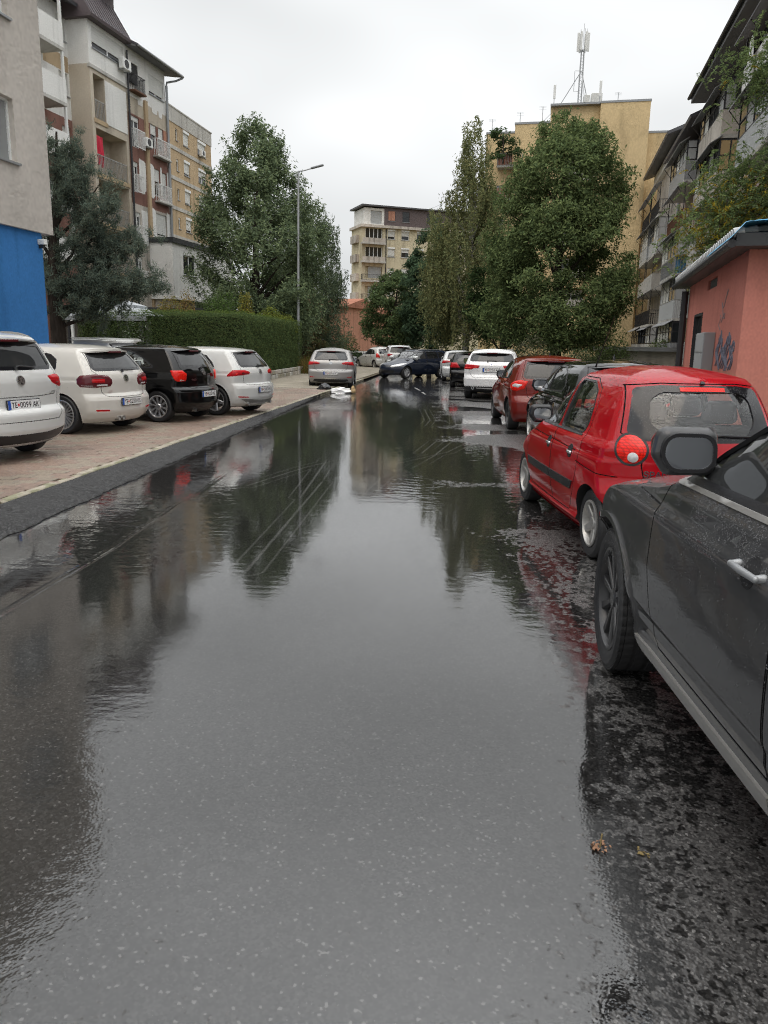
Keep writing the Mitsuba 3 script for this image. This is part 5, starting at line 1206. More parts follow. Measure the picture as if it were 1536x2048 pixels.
# ---- far block at the end of the road
F = Face((-8.27, 109.7), 66, 1)
A = thing('cream_block', 'cream block with dark mansard storey closing the end of the road', 'building')
ws = []
for z in (15.75, 13.45, 10.9, 8.3, 5.8, 3.3): ws += [(1.1, 2.15, z, z + 1.08), (3.1, 4.25, z, z + 1.08), (5.4, 6.4, z, z + 1.08), (7.6, 8.6, z, z + 1.08)]
lg = [(-2.1, .35, z - .15, z + 1.4) for z in (15.6, 13.2, 10.7, 8.1, 5.6, 3.1)]
add('wall', holes(F, -2.6, 16, -4.5, 0, 0, 17.1, ws + lg, .4), 'wall_lemon', A, smooth=False)
for i, a in enumerate(ws): window(F, A, *a, 0, .18, (.7, .55, .2, .9, .85, .4, .0, .0)[i % 8], 1, box=i < 8)
for i, a in enumerate(lg):
    k = num(f'{A}__balcony'); labels.setdefault(k, {})
    add('slab', F.b(-2.75, .6, -.05, .75, a[2] - .55, a[2] - .30), 'wall_concrete', k, smooth=False)
    if i in (0, 1): add('glazing', F.b(-2.1, .35, -.3, -.27, a[2], a[3]), 'house_glass', k, smooth=False); add('frame', cat([F.b(u - .05, u + .05, -.25, -.17, a[2], a[3]) for u in np.linspace(-2.05, .3, 5)] + [F.b(-2.1, .35, -.25, -.18, a[2] - .02, a[2] + .1)]), 'pvc_white', k, smooth=False); add('parapet', F.b(-2.7, .55, .62, .72, a[2] - .3, a[2] + .25), 'wall_greybeige', k, smooth=False)
    else: railing(F, k, -2.7, .55, 0, .7, a[2] - .3, a[2] + .45, 'dark_metal', .15); add('curtain', F.b(-1.6, .3, -.3, -.25, a[2], a[3]), 'shutter_grey', k, smooth=False)
pipe(F, A, .85, .08, 0, 17, .07, 'dark_metal'); add('cornice', F.b(-2.9, 16.2, -4.7, .45, 17.102, 17.45), 'wall_greybeige', A, smooth=False)
mw = [(1.1, 2.1, 18.1, 19.35), (3.15, 4.2, 18.05, 19.4), (6.8, 7.8, 18.05, 19.4)]
add('mansard', holes(F, .55, 16, -4.5, .1, 17.452, 19.75, mw), 'mansard', A, smooth=False); add('roof_terrace_wall', holes(F, -2.3, .548, -4.4, .0, 17.452, 19.6, [(-1.4, .2, 17.6, 19.3)]), 'wall_white', A, smooth=False); add('terrace_blind', F.b(-1.38, .18, -.2, -.15, 17.62, 19.28), 'shutter_grey', A, smooth=False)
for i, a in enumerate(mw): window(F, A, *a, .1, .12, .95 if i == 0 else 0, 1, 'dark_metal', shm='wall_orange')
add('roof', F.b(-2.8, 16.3, -4.9, .5, 19.76, 19.95), 'roof_dark', A, smooth=False)
G_ = Face((-8.27 - 2.6 * F.t[0], 109.7 - 2.6 * F.t[1]), -24, -1)
for z in (15.2, 12.7, 10.2, 7.7): add('side_balcony', G_.b(1.2, 3.8, 0, .45, z, z + 1.0), 'wall_greybeige', A, smooth=False)

# ---- big yellow block behind the trees on the right
F = Face((14.5, 71.09), -82, -1)
A = thing('yellow_block', 'high bare yellow block with stepped roofline carrying the antenna mast', 'building')
add('wall', F.b(-2.5, 1.5, -14, 0, 0, 21.75), 'wall_yellow', A, smooth=False); add('wall', F.b(-6.5, -2.502, -14, -.9, 0, 19.5), 'wall_yellow', A, smooth=False)
bl_ = [(1.62, 4.2, z, z + 1.8) for z in (18.6, 15.9, 13.2, 10.5, 7.8, 5.1)]
add('wall', holes(F, 1.502, 5.6, -14, -.8, 0, 21.8, bl_, 1.0), 'wall_yellow', A, smooth=False)
for a in bl_: add('loggia_parapet', F.b(a[0], a[1], -.95, -.85, a[2], a[2] + .8), 'wall_concrete', A, smooth=False); window(F, A, a[0] + .3, a[1] - .3, a[2] + .2, a[3] - .1, -1.7, .05, .3, 2, sill=False)
w5 = [(9.2, 10.0, z, z + 1.1) for z in (17.2, 14.5, 11.8, 9.1)]
add('wall', F.b(5.602, 8.55, -14, -.4, 0, 20.45), 'wall_yellow', A, smooth=False); add('wall', holes(F, 8.552, 11.0, -14, -.6, 0, 19.8, w5), 'wall_yellow', A, smooth=False)
for a in w5: window(F, A, *a, -.6, .18, 0, 1)
for u0, u1, d, z in ((-2.55, 1.55, .05, 21.752), (1.5, 5.65, -.3, 21.802), (5.6, 8.6, -.35, 20.452), (8.55, 11.05, -.55, 19.802), (-6.5, -2.55, -.85, 19.502)): add('coping', F.b(u0, u1, -14.1, d, z, z + .16), 'steel_grey', A, smooth=False)
for z in (17.0, 14.3): k = num(f'{A}__balcony'); labels.setdefault(k, {}); add('slab', F.b(7.8, 9.9, -.6, .5, z - .15, z), 'wall_concrete', k, smooth=False); railing(F, k, 7.8, 9.9, -.6, .5, z, z + .95, 'rail_metal', .14); add('parapet', F.b(8.6, 9.85, .42, .47, z + .05, z + .9), 'wall_brick', k, smooth=False)
M_ = thing('antenna_mast', 'lattice mobile phone mast on the roof of the yellow block', 'mast'); B_ = F.p(3.25, -1.8, 21.95)
for sx in (-.13, .13): add('mast_pole', tube([B_ + (sx, 0, 0), B_ + (sx, 0, 2.3), B_ + (sx * .8, 0, 4.6)], .06, 8), 'galvanised', M_)
add('lattice', cat([bar(B_ + ((-1) ** i * .13, 0, .25 * i), B_ + (-(-1) ** i * .13, 0, .25 * i + .25), .025) for i in range(17)]), 'galvanised', M_, smooth=False)
for dx, dy in ((-1.8, .5), (1.0, .7), (.2, -1.6)): add('stay', tube([B_ + (0, 0, 2.9), B_ + (dx, dy, 0)], .035, 6), 'galvanised', M_)
for i, a in enumerate(np.linspace(0, 2 * math.pi, 6, endpoint=False)):
    q = B_ + (.42 * math.cos(a), .35 * math.sin(a), 4.3); add('panel_antenna', xf(bx(-.10, .10, -.06, .06, 0, 1.45, .02), R=rotz(math.degrees(a)), t=q + (0, 0, .1)), 'white_paint', M_); add('antenna_arm', bar(B_ + (0, 0, 4.4), q + (0, 0, .3), .04), 'galvanised', M_, smooth=False)
add('spike', cat([tube([B_ + (dx, 0, 4.4), B_ + (dx, 0, 6.2 + dz)], .02, 5) for dx, dz in ((0, .35), (-.25, -.1), (.28, -.05), (.1, .0))]), 'galvanised', M_)
add('ladder_hoop', tube([B_ + (-.15, 0, 1.3), B_ + (-.55, 0, 1.3), B_ + (-.55, 0, 2.9), B_ + (-.1, 0, 2.9)], .025, 5), 'galvanised', M_)
for dx, w_, h_ in ((.35, .5, 1.0), (1.0, .9, 1.15)): add('equipment_cabinet', bx(B_[0] + dx, B_[0] + dx + w_, B_[1] - .1, B_[1] + .5, B_[2], B_[2] + h_, .02), 'shutter', M_)
def aerial(u, d, z, h, panel, lab):
    k = thing('roof_antenna', lab, 'antenna'); p = F.p(u, d, z); add('pole', tube([p, p + (0, 0, h)], .03, 6), 'galvanised', k)
    if panel: add('panel', bx(p[0] - .1, p[0] + .1, p[1] - .16, p[1] - .05, p[2] + h * .35, p[2] + h, .02), 'white_paint', k)
    else: add('rods', cat([bar(p + (-.3, 0, h - .1 * i), p + (.3, 0, h - .1 * i), .012) for i in range(3)]), 'galvanised', k, smooth=False)
aerial(5.4, -1.2, 21.95, 1.7, True, 'panel antenna at the left corner of the mast roof'); aerial(1.6, -1.2, 21.9, 1.9, True, 'panel antenna on a pole right of the lattice mast'); aerial(.1, -1.0, 21.9, .9, False, 'short rod antenna at the right of the mast roof')
aerial(8.2, -1.2, 20.6, 1.0, False, 'rod antenna on the middle step of the yellow roof'); aerial(6.3, -1.2, 20.6, 1.4, False, 'rod antenna beside the big lime tree top on the yellow roof'); aerial(10.6, -1.2, 19.95, 1.2, False, 'rod antenna on the lowest left step of the yellow roof')

# ---- shabby block with balconies on the right
F = Face((16.38, 68.2), 8.5, -1)
A = thing('balcony_block', 'shabby apartment block on the right hung with enclosed balconies and awnings', 'building')
WD = -1.25
cols = [(-10.0, 1.0, 'far'), (-21.5, -15.0, 'mid'), (-31.0, -25.0, 'near'), (-46.0, -36.0, 'edge')]
Z0 = [1.05, 3.45, 5.95, 8.45, 10.95, 13.2]
wn = []
for (a, b, _) in cols:
    for z in Z0[:-1]:
        wn += [(a + .4, a + 1.3, z + .1, z + 2.0), (b - 2.0, b - .5, z + .8, z + 2.0)]
for u in (-13.5, -23.8, -33.6):
    for z in Z0[:-1]: wn.append((u, u + 1.0, z + .8, z + 1.9))
add('wall', holes(F, -46, -10.6, -14, WD, 0, 13.9, wn), 'wall_pinkbeige', A, smooth=False); add('wall', holes(F, -10.6, 2.0, -14, WD - .01, 0, 14.9, wn), 'wall_greybeige', A, smooth=False)
for i, a in enumerate(wn): window(F, A, *a, WD if a[0] < -10.6 else WD - .01, .18, (.0, .5, .2, .8)[i % 4], 1 + i % 2, ('pvc_white', 'dark_metal', 'pvc_white')[i % 3], sill=False)
rg = np.random.default_rng(11)
STY = {  # per column, ground floor first: parapet material / style, glazed, awning
    'far': [('wall_concrete', 'panel', 1, 1), ('dark_metal', 'bars', 0, 1), ('wall_concrete', 'panel', 0, 0), ('corrugated', 'corr', 2, 1), ('dark_metal', 'bars', 0, 1)],
    'mid': [('corrugated_dark', 'corr', 1, 1), ('corrugated', 'corr', 2, 1), ('corrugated_dark', 'bars', 2, 1), ('rust', 'bars', 0, 1), ('corrugated_dark', 'panel', 1, 1)],
    'near': [('corrugated', 'corr', 1, 0), ('corrugated_dark', 'corr', 1, 1), ('wall_concrete', 'panel', 0, 1), ('wall_greybeige', 'panel', 3, 1), ('wall_greybeige', 'panel', 1, 1)],
    'edge': [('corrugated', 'corr', 1, 0), ('corrugated', 'corr', 1, 1), ('dark_metal', 'bars', 0, 0), ('corrugated', 'corr', 1, 1), ('wall_white', 'panel', 0, 1)]}
for (a, b, nm) in cols:
    for i, z in enumerate(Z0[:-1]):
        m_, st, gl, aw = STY[nm][i]
        for (c, d) in ([(a, b)] if b - a < 7 else [(a, (a + b) / 2 - .1), ((a + b) / 2 + .1, b)]):
            k = num(f'{A}__balcony'); labels.setdefault(k, {}); o = rg.uniform(-.35, -.05)
            add('slab', F.b(c, d, WD, o, z - .16, z), 'wall_concrete', k, smooth=False)
            if st == 'panel': add('parapet', cat([F.b(c, d, o - .07, o, z + .002, z + 1.0), F.b(c, c + .07, WD, o - .072, z + .002, z + 1.0)]), m_, k, smooth=False)
            elif st == 'corr': add('parapet', cat([corr(F, c, d, o - .02, z + .01, z + 1.0), corr(F, c, None, WD, z + .01, z + 1.0, end=o - .03)]), m_, k, smooth=False)
            else: railing(F, k, c, d, WD, o - .02, z, z + 1.0, m_, .16)
            zt = Z0[i + 1] - .18
            if gl:
                us = np.linspace(c + .03, d - .03, max(3, int((d - c) / 1.1)) + 1); ds = np.linspace(WD + .02, o - .05, 3)
                fr_ = [F.b(u - .03, u + .03, o - .06, o - .012, z + 1.0, zt) for u in us] + [F.b(c, c + .05, q - .03, q + .03, z + 1.0, zt) for q in ds] + [F.b(c, d, o - .055, o - .016, zz, zz + .05) for zz in (z + 1.02, z + 1.62, zt - .06)] + [F.b(c + .002, c + .048, WD, o - .06, zz, zz + .05) for zz in (z + 1.02, z + 1.62, zt - .06)]
                add('frame', cat(fr_), 'dark_metal' if gl != 2 else 'rail_metal', k, smooth=False)
                for u0, u1 in zip(us[:-1], us[1:]): add('pane', F.b(u0 + .02, u1 - .02, o - .045, o - .04, z + 1.04, zt - .03), ('house_glass', 'shutter_grey', 'house_glass', 'curtain')[rg.integers(4)], k, smooth=False)
                for q0, q1 in zip(ds[:-1], ds[1:]): add('pane', F.b(c + .02, c + .028, q0 + .02, q1 - .02, z + 1.04, zt - .03), ('shutter_grey', 'corrugated', 'house_glass')[rg.integers(3)] if gl != 3 else 'tan_board', k, smooth=False)
            else:
                [add('post', F.b(q, q + .05, o - .06, o - .01, z + 1.002, zt), 'dark_metal', k, smooth=False) for q in (c, d - .05)]
            if aw:
                q = [(o - .1, zt + .10), (o + .42, zt - .22), (o + .42, zt - .19), (o - .1, zt + .14)]
                add('awning', roof_prism(F, c - .1, d + .05, q), ('awning_grey', 'awning_grey', 'corrugated_dark')[rg.integers(3)], k, smooth=False)
                [add('awning_brace', bar(F.p(u, o - .05, zt - .75), F.p(u, o + .38, zt - .21), .03), 'dark_metal', k, smooth=False) for u in (c, (c + d) / 2, d)]
for u in (-34.0, -23.2, -12.9): pipe(F, A, u, WD + .12, 0, 13.8, .10, 'steel_grey')
pipe(F, A, -31.9, WD + .1, 0, 13.8, .05, 'wall_white', 'cable_duct')
add('roof', roof_prism(F, -60, -23.6, [(.12, 14.45), (.16, 14.58), (-6, 17.2), (-15, 14.4), (-15, 14.2), (-6, 16.8), (-1.2, 14.75)]), 'roof_dark', A, smooth=False); add('soffit', F.b(-60, -23.65, -1.2, .08, 14.25, 14.42), 'soffit', A, smooth=False); add('gutter', tube([F.p(-60, .2, 14.5), F.p(-40, .2, 14.5), F.p(-23.6, .2, 14.5)], .08, 8), 'dark_metal', A)
add('roof', roof_prism(F, -23.55, -12.6, [(.0, 13.6), (.05, 13.75), (-6, 16.4), (-15, 13.6), (-6, 16.0)]), 'roof_dark', A, smooth=False)
add('attic', F.b(-12.5, 1.8, -8, -.9, 14.902, 15.6), 'wall_white', A, smooth=False); add('roof', roof_prism(F, -12.8, 2.2, [(-.1, 15.45), (-.05, 15.62), (-5, 17.6), (-10, 15.6), (-5, 17.2)]), 'roof_dark', A, smooth=False)
cloth(F, -1.05, -.25, -20.7, 5.9, 7.3, 'cloth_blue', 'pale blue sheet hung on a middle balcony of the shabby block', end=True, seed=1)
cloth(F, -1.0, -.45, -30.6, 11.0, 12.2, 'cloth_white', 'white laundry on an upper balcony of the shabby block', end=True, seed=3)
cloth(F, -38.2, -37.6, .12, 10.6, 12.4, 'cloth_white', 'white cloth hanging below the highest balcony at the right edge', seed=5)
for i, (u, z) in enumerate(((-32.8, 4.1), (-32.7, 7.9), (-22.6, 1.8), (-14.2, 9.2))): ac_unit(F, u, WD, z, ('air conditioner by the drainpipe of the shabby block above the kiosk gutter', 'air conditioner on the third floor of the shabby block', 'air conditioner near the ground of the shabby block', 'air conditioner on the far part of the shabby block')[i], (.75, .28, .52))

# ---- salmon kiosk on the right
F = Face((4.97, 12.9), 11, -1)
A = thing('kiosk', 'salmon painted kiosk with dark overhanging roof and graffiti on the right', 'building')
add('wall', holes(F, 1.05, 9.45, -7, 0, 0, 3.34, [(6.25, 7.75, 0.05, 2.52), (4.45, 5.9, 2.98, 3.2)], .12), 'wall_salmon', A, smooth=False)
dk = num(f'{A}__door'); labels.setdefault(dk, {})
add('door_leaf', F.b(6.28, 7.72, -.10, -.06, .06, 2.02), 'steel_grey', dk, smooth=False); add('door_window', F.b(6.32, 7.70, -.10, -.07, 2.04, 2.50), 'glass_tint', dk, smooth=False); add('door_frame', cat([F.b(6.25, 6.31, -.11, .015, .05, 2.52), F.b(7.69, 7.75, -.11, .015, .05, 2.52), F.b(6.31, 7.69, -.11, .014, 2.46, 2.52), F.b(6.31, 7.69, -.11, -.03, 1.99, 2.06)]), 'dark_metal', dk, smooth=False)
add('vent', F.b(4.5, 5.85, -.10, -.05, 2.99, 3.19), 'dark_metal', A, smooth=False)
eb = thing('meter_cabinet', 'grey metal electricity cabinet mounted on the salmon kiosk wall', 'cabinet'); add('cabinet_body', F.b(3.9, 5.15, .0, .22, .75, 2.02, .012), 'steel_grey', eb)
for z in (.78, 1.20, 1.62): add('cabinet_door', F.b(3.93, 5.12, .215, .232, z, z + .38, .004), 'galvanised', eb)
rz = []
for (u0, u1, d0, d1, z0) in ((.55, 10.1, -7.6, .30, 3.32),):
    zc = 4.2; um0, um1, dm = u0 + 3.4, u1 - 3.4, (d0 + d1) / 2
    V = np.array([(u0, d0, z0), (u1, d0, z0), (u1, d1, z0), (u0, d1, z0), (u0, d0, z0 + .2), (u1, d0, z0 + .2), (u1, d1, z0 + .2), (u0, d1, z0 + .2), (um0, dm, zc), (um1, dm, zc)])
    m_ = trimesh.convex.convex_hull(V); add('roof', F.go(m_), 'fascia', A, smooth=False)
    n = 46
    for i in range(n):  # tile ends along the eaves
        u = u0 + (u1 - u0) * (i + .5) / n; sl = (zc - z0 - .2) / (d1 - dm)
        q = min(max(0, u - u0), max(0, u1 - u), 3.4) / 3.4 * (d1 - dm)
        add('roof_tile', tube([F.p(u, d1 + .04, z0 + .205), F.p(u, d1 - q * .97, z0 + .215 + q * .97 * sl)], .085, 8), 'corrugated', A)
    k = 30; U, Q = np.meshgrid(np.linspace(.40, 3.4, k), np.linspace(0, 1, 20)); q = Q * 4.0; sl = (zc - z0 - .2) / (d1 - dm)
    Zt = z0 + .33 + np.minimum(q, np.maximum(U - u0 + .3, .02) * 1.2) * sl * 1.02 + .05 * (meshkit.fbm(np.stack([U * 2, q * 2, U * 0], -1), 3, 8) - .5); Zt = np.where(Q < .05, z0 + .12, Zt)
    Vt = np.stack([U + .05 * np.sin(q * 5), d1 + .10 - q, Zt], -1).reshape(-1, 3); Fc = np.array([[(i * k + j, i * k + j + 1, (i + 1) * k + j + 1), (i * k + j, (i + 1) * k + j + 1, (i + 1) * k + j)] for i in range(19) for j in range(k - 1)]).reshape(-1, 3)
    solo('tarpaulin', F.go(trimesh.Trimesh(np.vstack([Vt, Vt - (0, 0, .01)]), np.vstack([Fc, Fc[:, ::-1] + len(Vt)]), process=False)), 'tarp_blue', 'light blue tarpaulin draped over the near corner of the kiosk roof', 'tarpaulin', smooth=40)
pipe(F, A, 9.35, .12, 0, 3.2, .09, 'dark_metal'); add('gutter', tube([F.p(.55, .36, 3.36), F.p(10.1, .36, 3.36)], .07, 8), 'dark_metal', A)
flat('spray', (.13, .14, .185), .7); flat('spray_grey', (.22, .19, .20), .7)
def scribble(pts, w): return [bar(F.p(a[0], .004, a[1]), F.p(b[0], .004, b[1]), w, w) for a, b in zip(pts[:-1], pts[1:])]
rg = np.random.default_rng(5); L_ = []
for i in range(13):
    u = 3.5 - i * .155; zb = 1.28 + .1 * rg.random(); h_ = .35 + .35 * math.sin(i * .55 + .4) ** 2; t = np.linspace(0, 1, 14)
    L_ += scribble([(u - .11 * math.sin(q * 7 + i) - .03 * q, zb + h_ * q) for q in t], .028); L_ += scribble([(u - .09 + .08 * math.cos(q * 6.3), zb + h_ * .8 + .08 * math.sin(q * 6.3)) for q in t], .022)
gk = add('graffiti', cat(L_), 'spray', A, smooth=False)
t = np.linspace(0, 1, 30); add('graffiti', cat(scribble([(3.3 - .35 * math.sin(q * 9) * (1 - q * .5) - .3 * q, 2.2 + .6 * q + .1 * math.sin(q * 17)) for q in t], .014) + scribble([(3.5 - .1 * math.cos(q * 8), 2.05 + .3 * q) for q in t], .012) + scribble([(5.6 - .08 * math.sin(q * 9), 1.2 + .6 * q) for q in t], .014)), 'spray_grey', A, smooth=False)

# ---- small roof beyond the cars, houses in the gap, low wall
A = thing('garage', 'low grey roofed shed between the yellow block and the shabby block', 'shed')
add('wall', bx(9.3, 13.6, 44.5, 47, 0, 1.55), 'wall_greybeige', A, smooth=False); add('roof', bx(9.1, 13.8, 44.2, 47.2, 1.552, 1.78), 'steel_grey', A, smooth=False)
A = thing('orange_house', 'orange rendered house with tiled roof far off in the gap of the road', 'house')
F = Face((-12.9, 92), -70, -1)
ws = [(u, u + .7, z, z + 1.2) for u in (.6, 2.2, 4.4) for z in (1.6, 4.6)]
add('wall', holes(F, -2.5, 8, -8, 0, 0, 5.9, ws), 'wall_orange', A, smooth=False); add('roof', roof_prism(F, -2.8, 8.3, [(.6, 5.8), (.6, 6.0), (-4, 7.0), (-8.6, 6.0), (-8.6, 5.8)]), 'wall_brick', A, smooth=False); add('chimney', F.b(3.2, 3.9, -2.5, -1.8, 6.4, 9.2), 'wall_brick', A, smooth=False); add('balcony', F.b(-.3, 1.9, 0, 1.1, 3.5, 3.7), 'wall_white', A, smooth=False)
for a in ws: window(F, A, *a, 0, .15, 0, 1)
for u in (-.3, .35): add('pillar', F.b(u, u + .16, .9, 1.06, 0, 5.8), 'wall_brick', A, smooth=False)
A = thing('brick_house', 'reddish house with hipped roof beside the orange house in the gap', 'house')
F = Face((-11.4, 99), -70, -1)
add('wall', holes(F, -3, 3.4, -8, 0, 0, 4.8, [(.5, 1.2, 1.5, 2.8), (-1.6, -.9, 1.5, 2.8)]), 'wall_orange', A, smooth=False)
for a in ((.5, 1.2, 1.5, 2.8), (-1.6, -.9, 1.5, 2.8)): window(F, A, *a, 0, .15, 0, 1)
add('roof', roof_prism(F, -3.4, 3.8, [(.7, 4.7), (.7, 4.9), (-4, 6.3), (-8.7, 4.9), (-8.7, 4.7)]), 'wall_brick', A, smooth=False)
W_ = thing('boundary_wall', 'low pale wall across the end of the road', 'wall'); add('coping', bx(-12, -3.6, 66.9, 67.3, .95, 1.1), 'wall_white', W_, smooth=False); add('panel', bx(-12, -3.6, 67, 67.2, 0, .948), 'wall_concrete', W_, smooth=False)
W_ = thing('low_wall', 'weathered stone retaining wall under the clipped hedge', 'wall'); rg = np.random.default_rng(3)
add('core', bx(-7.42, -7.22, 29.6, 42.5, 0, .46), 'joint_sand', W_, smooth=False)
for r in range(2):
    y = 29.6 + .2 * r
    while y < 42.2:
        l = rg.uniform(.35, .62); add('stone', bx(-7.23 - rg.uniform(0, .02), -7.16 + rg.uniform(-.015, .02), y, y + l - .03, .09 + r * .20, .27 + r * .20, .02), ('wall_concrete', 'wall_greybeige', 'kerb_stone')[rg.integers(3)], W_); y += l
add('core', bx(-13.9, -7.43, 29.3, 29.48, 0, .46), 'wall_concrete', W_, smooth=False)
# ---- gazebo and the dark pergola behind it
A = thing('gazebo', 'grey canopy gazebo with a two-tier roof between the pine and the hedge', 'gazebo'); c = np.array([-12.75, 31.2])
def pyr(c, h0, z0, h1, z1): return trimesh.convex.convex_hull(np.array([(c[0] + a * h, c[1] + b * h, z) for h, z in ((h0, z0), (h1, z1)) for a in (-1, 1) for b in (-1, 1)] + [(c[0] + a * h0, c[1] + b * h0, z0 - .16) for a in (-1, 1) for b in (-1, 1)]))
add('canopy', pyr(c, 1.6, 2.55, .62, 2.98), 'awning_canvas', A, smooth=False); add('top_canopy', pyr(c, .78, 3.02, .05, 3.28), 'awning_canvas', A, smooth=False)
for a in (-1, 1):
    for b in (-1, 1): add('post', bx(c[0] + a * 1.5 - .04, c[0] + a * 1.5 + .04, c[1] + b * 1.5 - .04, c[1] + b * 1.5 + .04, .1, 2.4), 'dark_metal', A, smooth=False)
for a in np.linspace(-.2, 1.45, 3): add('side_curtain', xf(bx(0, .5, -.02, .02, .2, 2.35), t=(c[0] + a - .2, c[1] - 1.5, 0)), 'shutter_grey', A, smooth=False)
A = thing('pergola', 'dark flat-roofed pergola behind the gazebo', 'pergola'); add('roof', bx(-19, -10.6, 35.5, 38, 2.85, 3.15), 'dark_metal', A, smooth=False); add('back_wall', bx(-19, -10.6, 37.8, 38, .1, 2.84), 'wall_concrete', A, smooth=False)
for x in (-17, -15.4, -13.8, -12.2): add('post', bx(x, x + .12, 35.6, 35.72, .1, 2.84), 'pvc_white', A, smooth=False)
# ---- street lamp, wires
A = thing('street_lamp', 'tall thin grey lamp post with a short arm beyond the hedge', 'street lamp'); b = np.array([-7.56, 42.4, .1])
add('post', tube([b, b + (0, 0, 3), b + (.02, 0, 7), b + (.06, 0, 10.3)], [.085, .075, .06, .045], 10), 'galvanised', A); add('arm', tube([b + (.06, 0, 10.28), b + (.4, -.02, 10.33), b + (.75, -.04, 10.42)], .032, 8), 'galvanised', A); add('lamp_head', xf(bx(0, .68, -.10, .10, -.04, .05, .025), R=roty(-14), t=b + (.72, -.04, 10.42)), 'steel_grey', A); add('base_plate', bx(b[0] - .16, b[0] + .16, b[1] - .16, b[1] + .16, .1, .14), 'steel_grey', A, smooth=False)
def wire(a, b, sag, lab):
    t = np.linspace(0, 1, 20); P = np.outer(1 - t, a) + np.outer(t, b); P[:, 2] -= sag * 4 * t * (1 - t); solo('overhead_wire', tube(P, .014, 5), 'dark_metal', lab, 'wire', 'overhead wires')
wire((9, 71, 21), (-1.5, 112, 20), 1.0, 'thin wire from the yellow block to the roof of the cream block')
for i, (z, dz) in enumerate(((9.6, 3), (7.2, .6), (6.4, .2), (5.6, 0))): wire((-22, 84, z + dz), (-7.5, 105, z), .5, ('highest', 'second highest', 'third highest', 'lowest')[i] + ' overhead wire crossing the gap beside the cream block')
# ---------------------------------------------------------------- trees and plants
mat('leaf', type='principledthin', base_color={'type': 'mesh_attribute', 'name': 'vertex_color'}, roughness=.5, spec_trans=0.0, diff_trans=.55, eta=1.4)
diff('bark', lambda p, n, uv: mi.Color3f(.055, .045, .038) * (.5 + 1.0 * fbm(p.x * 22 + p.y * 22, p.z * 5, 2.0)))
diff('bark_birch', lambda p, n, uv: mix((.42, .40, .37), (.03, .03, .03), smoothstep(.55, .68, fbm(p.x * 6 + p.y * 6, p.z * 11))))
flat('hedge_core', (.012, .018, .008), .9)


def leaves(c, nrm, size, cols, rg, aspect=.75, name=None, jit=.7):
    """rhombic leaves at c, roughly facing nrm (n, 3), with two slightly folded halves"""
    n = len(c); s = size * rg.uniform(.7, 1.25, n)[:, None]
    z = nrm + jit * rg.standard_normal((n, 3)); z /= np.linalg.norm(z, axis=1, keepdims=True) + 1e-9
    x = np.cross(z, rg.standard_normal((n, 3))); x /= np.linalg.norm(x, axis=1, keepdims=True) + 1e-9; y = np.cross(z, x)
    P = np.stack([c - x * s, c - y * s * aspect * .5 + z * s * .18, c + x * s, c + y * s * aspect * .5 + z * s * .18], 1).reshape(-1, 3)
    i = np.arange(n) * 4; f = np.concatenate([np.stack([i, i + 1, i + 2], 1), np.stack([i, i + 2, i + 3], 1)])
    k = np.asarray(cols) * 1.18; w = rg.random(n); a = rg.integers(0, len(k), n); col = k[a] * (.7 + .6 * w[:, None])
    return trimesh.Trimesh(P, f, process=False), np.repeat(col, 4, 0)


def put_leaves(key, parent, m, col, kind='crown'): return add(kind, m, 'leaf', parent, smooth=False, color=np.clip(col, 0, 1))


GREEN = [(.040, .075, .028), (.050, .088, .030), (.034, .062, .030), (.062, .095, .034)]


def crown_points(base, H, z0, prof, rg, nclump, asym=.18, shell=.55, gaps=.42):
    """clump centres through a crown: prof = [(height fraction, radius)]"""
    f = PchipInterpolator(*zip(*prof)); zz = rg.random(nclump * 6); r = np.maximum(f(zz), 0); keep = rg.random(len(zz)) < (r / r.max()); zz = zz[keep][:nclump]
    th = rg.uniform(0, 2 * math.pi, len(zz)); q = np.stack([np.cos(th) * 1.6, np.sin(th) * 1.6, zz * 4.5], 1)
    lump = 1 + asym * 2 * (meshkit.fbm(q + 17.3 * rg.random(), 3, int(rg.integers(99))) - .5)
    rad = f(zz) * lump * (shell + (1 - shell) * rg.random(len(zz)) ** .6)
    P = np.stack([base[0] + np.cos(th) * rad, base[1] + np.sin(th) * rad, base[2] + z0 + (H - z0) * zz], 1)
    out = np.stack([np.cos(th), np.sin(th), .45 + 0 * th], 1); ok = meshkit.fbm(P * .62 + 3.7, 2, int(rg.integers(99))) > gaps; P, out = P[ok], out[ok]
    return P, out


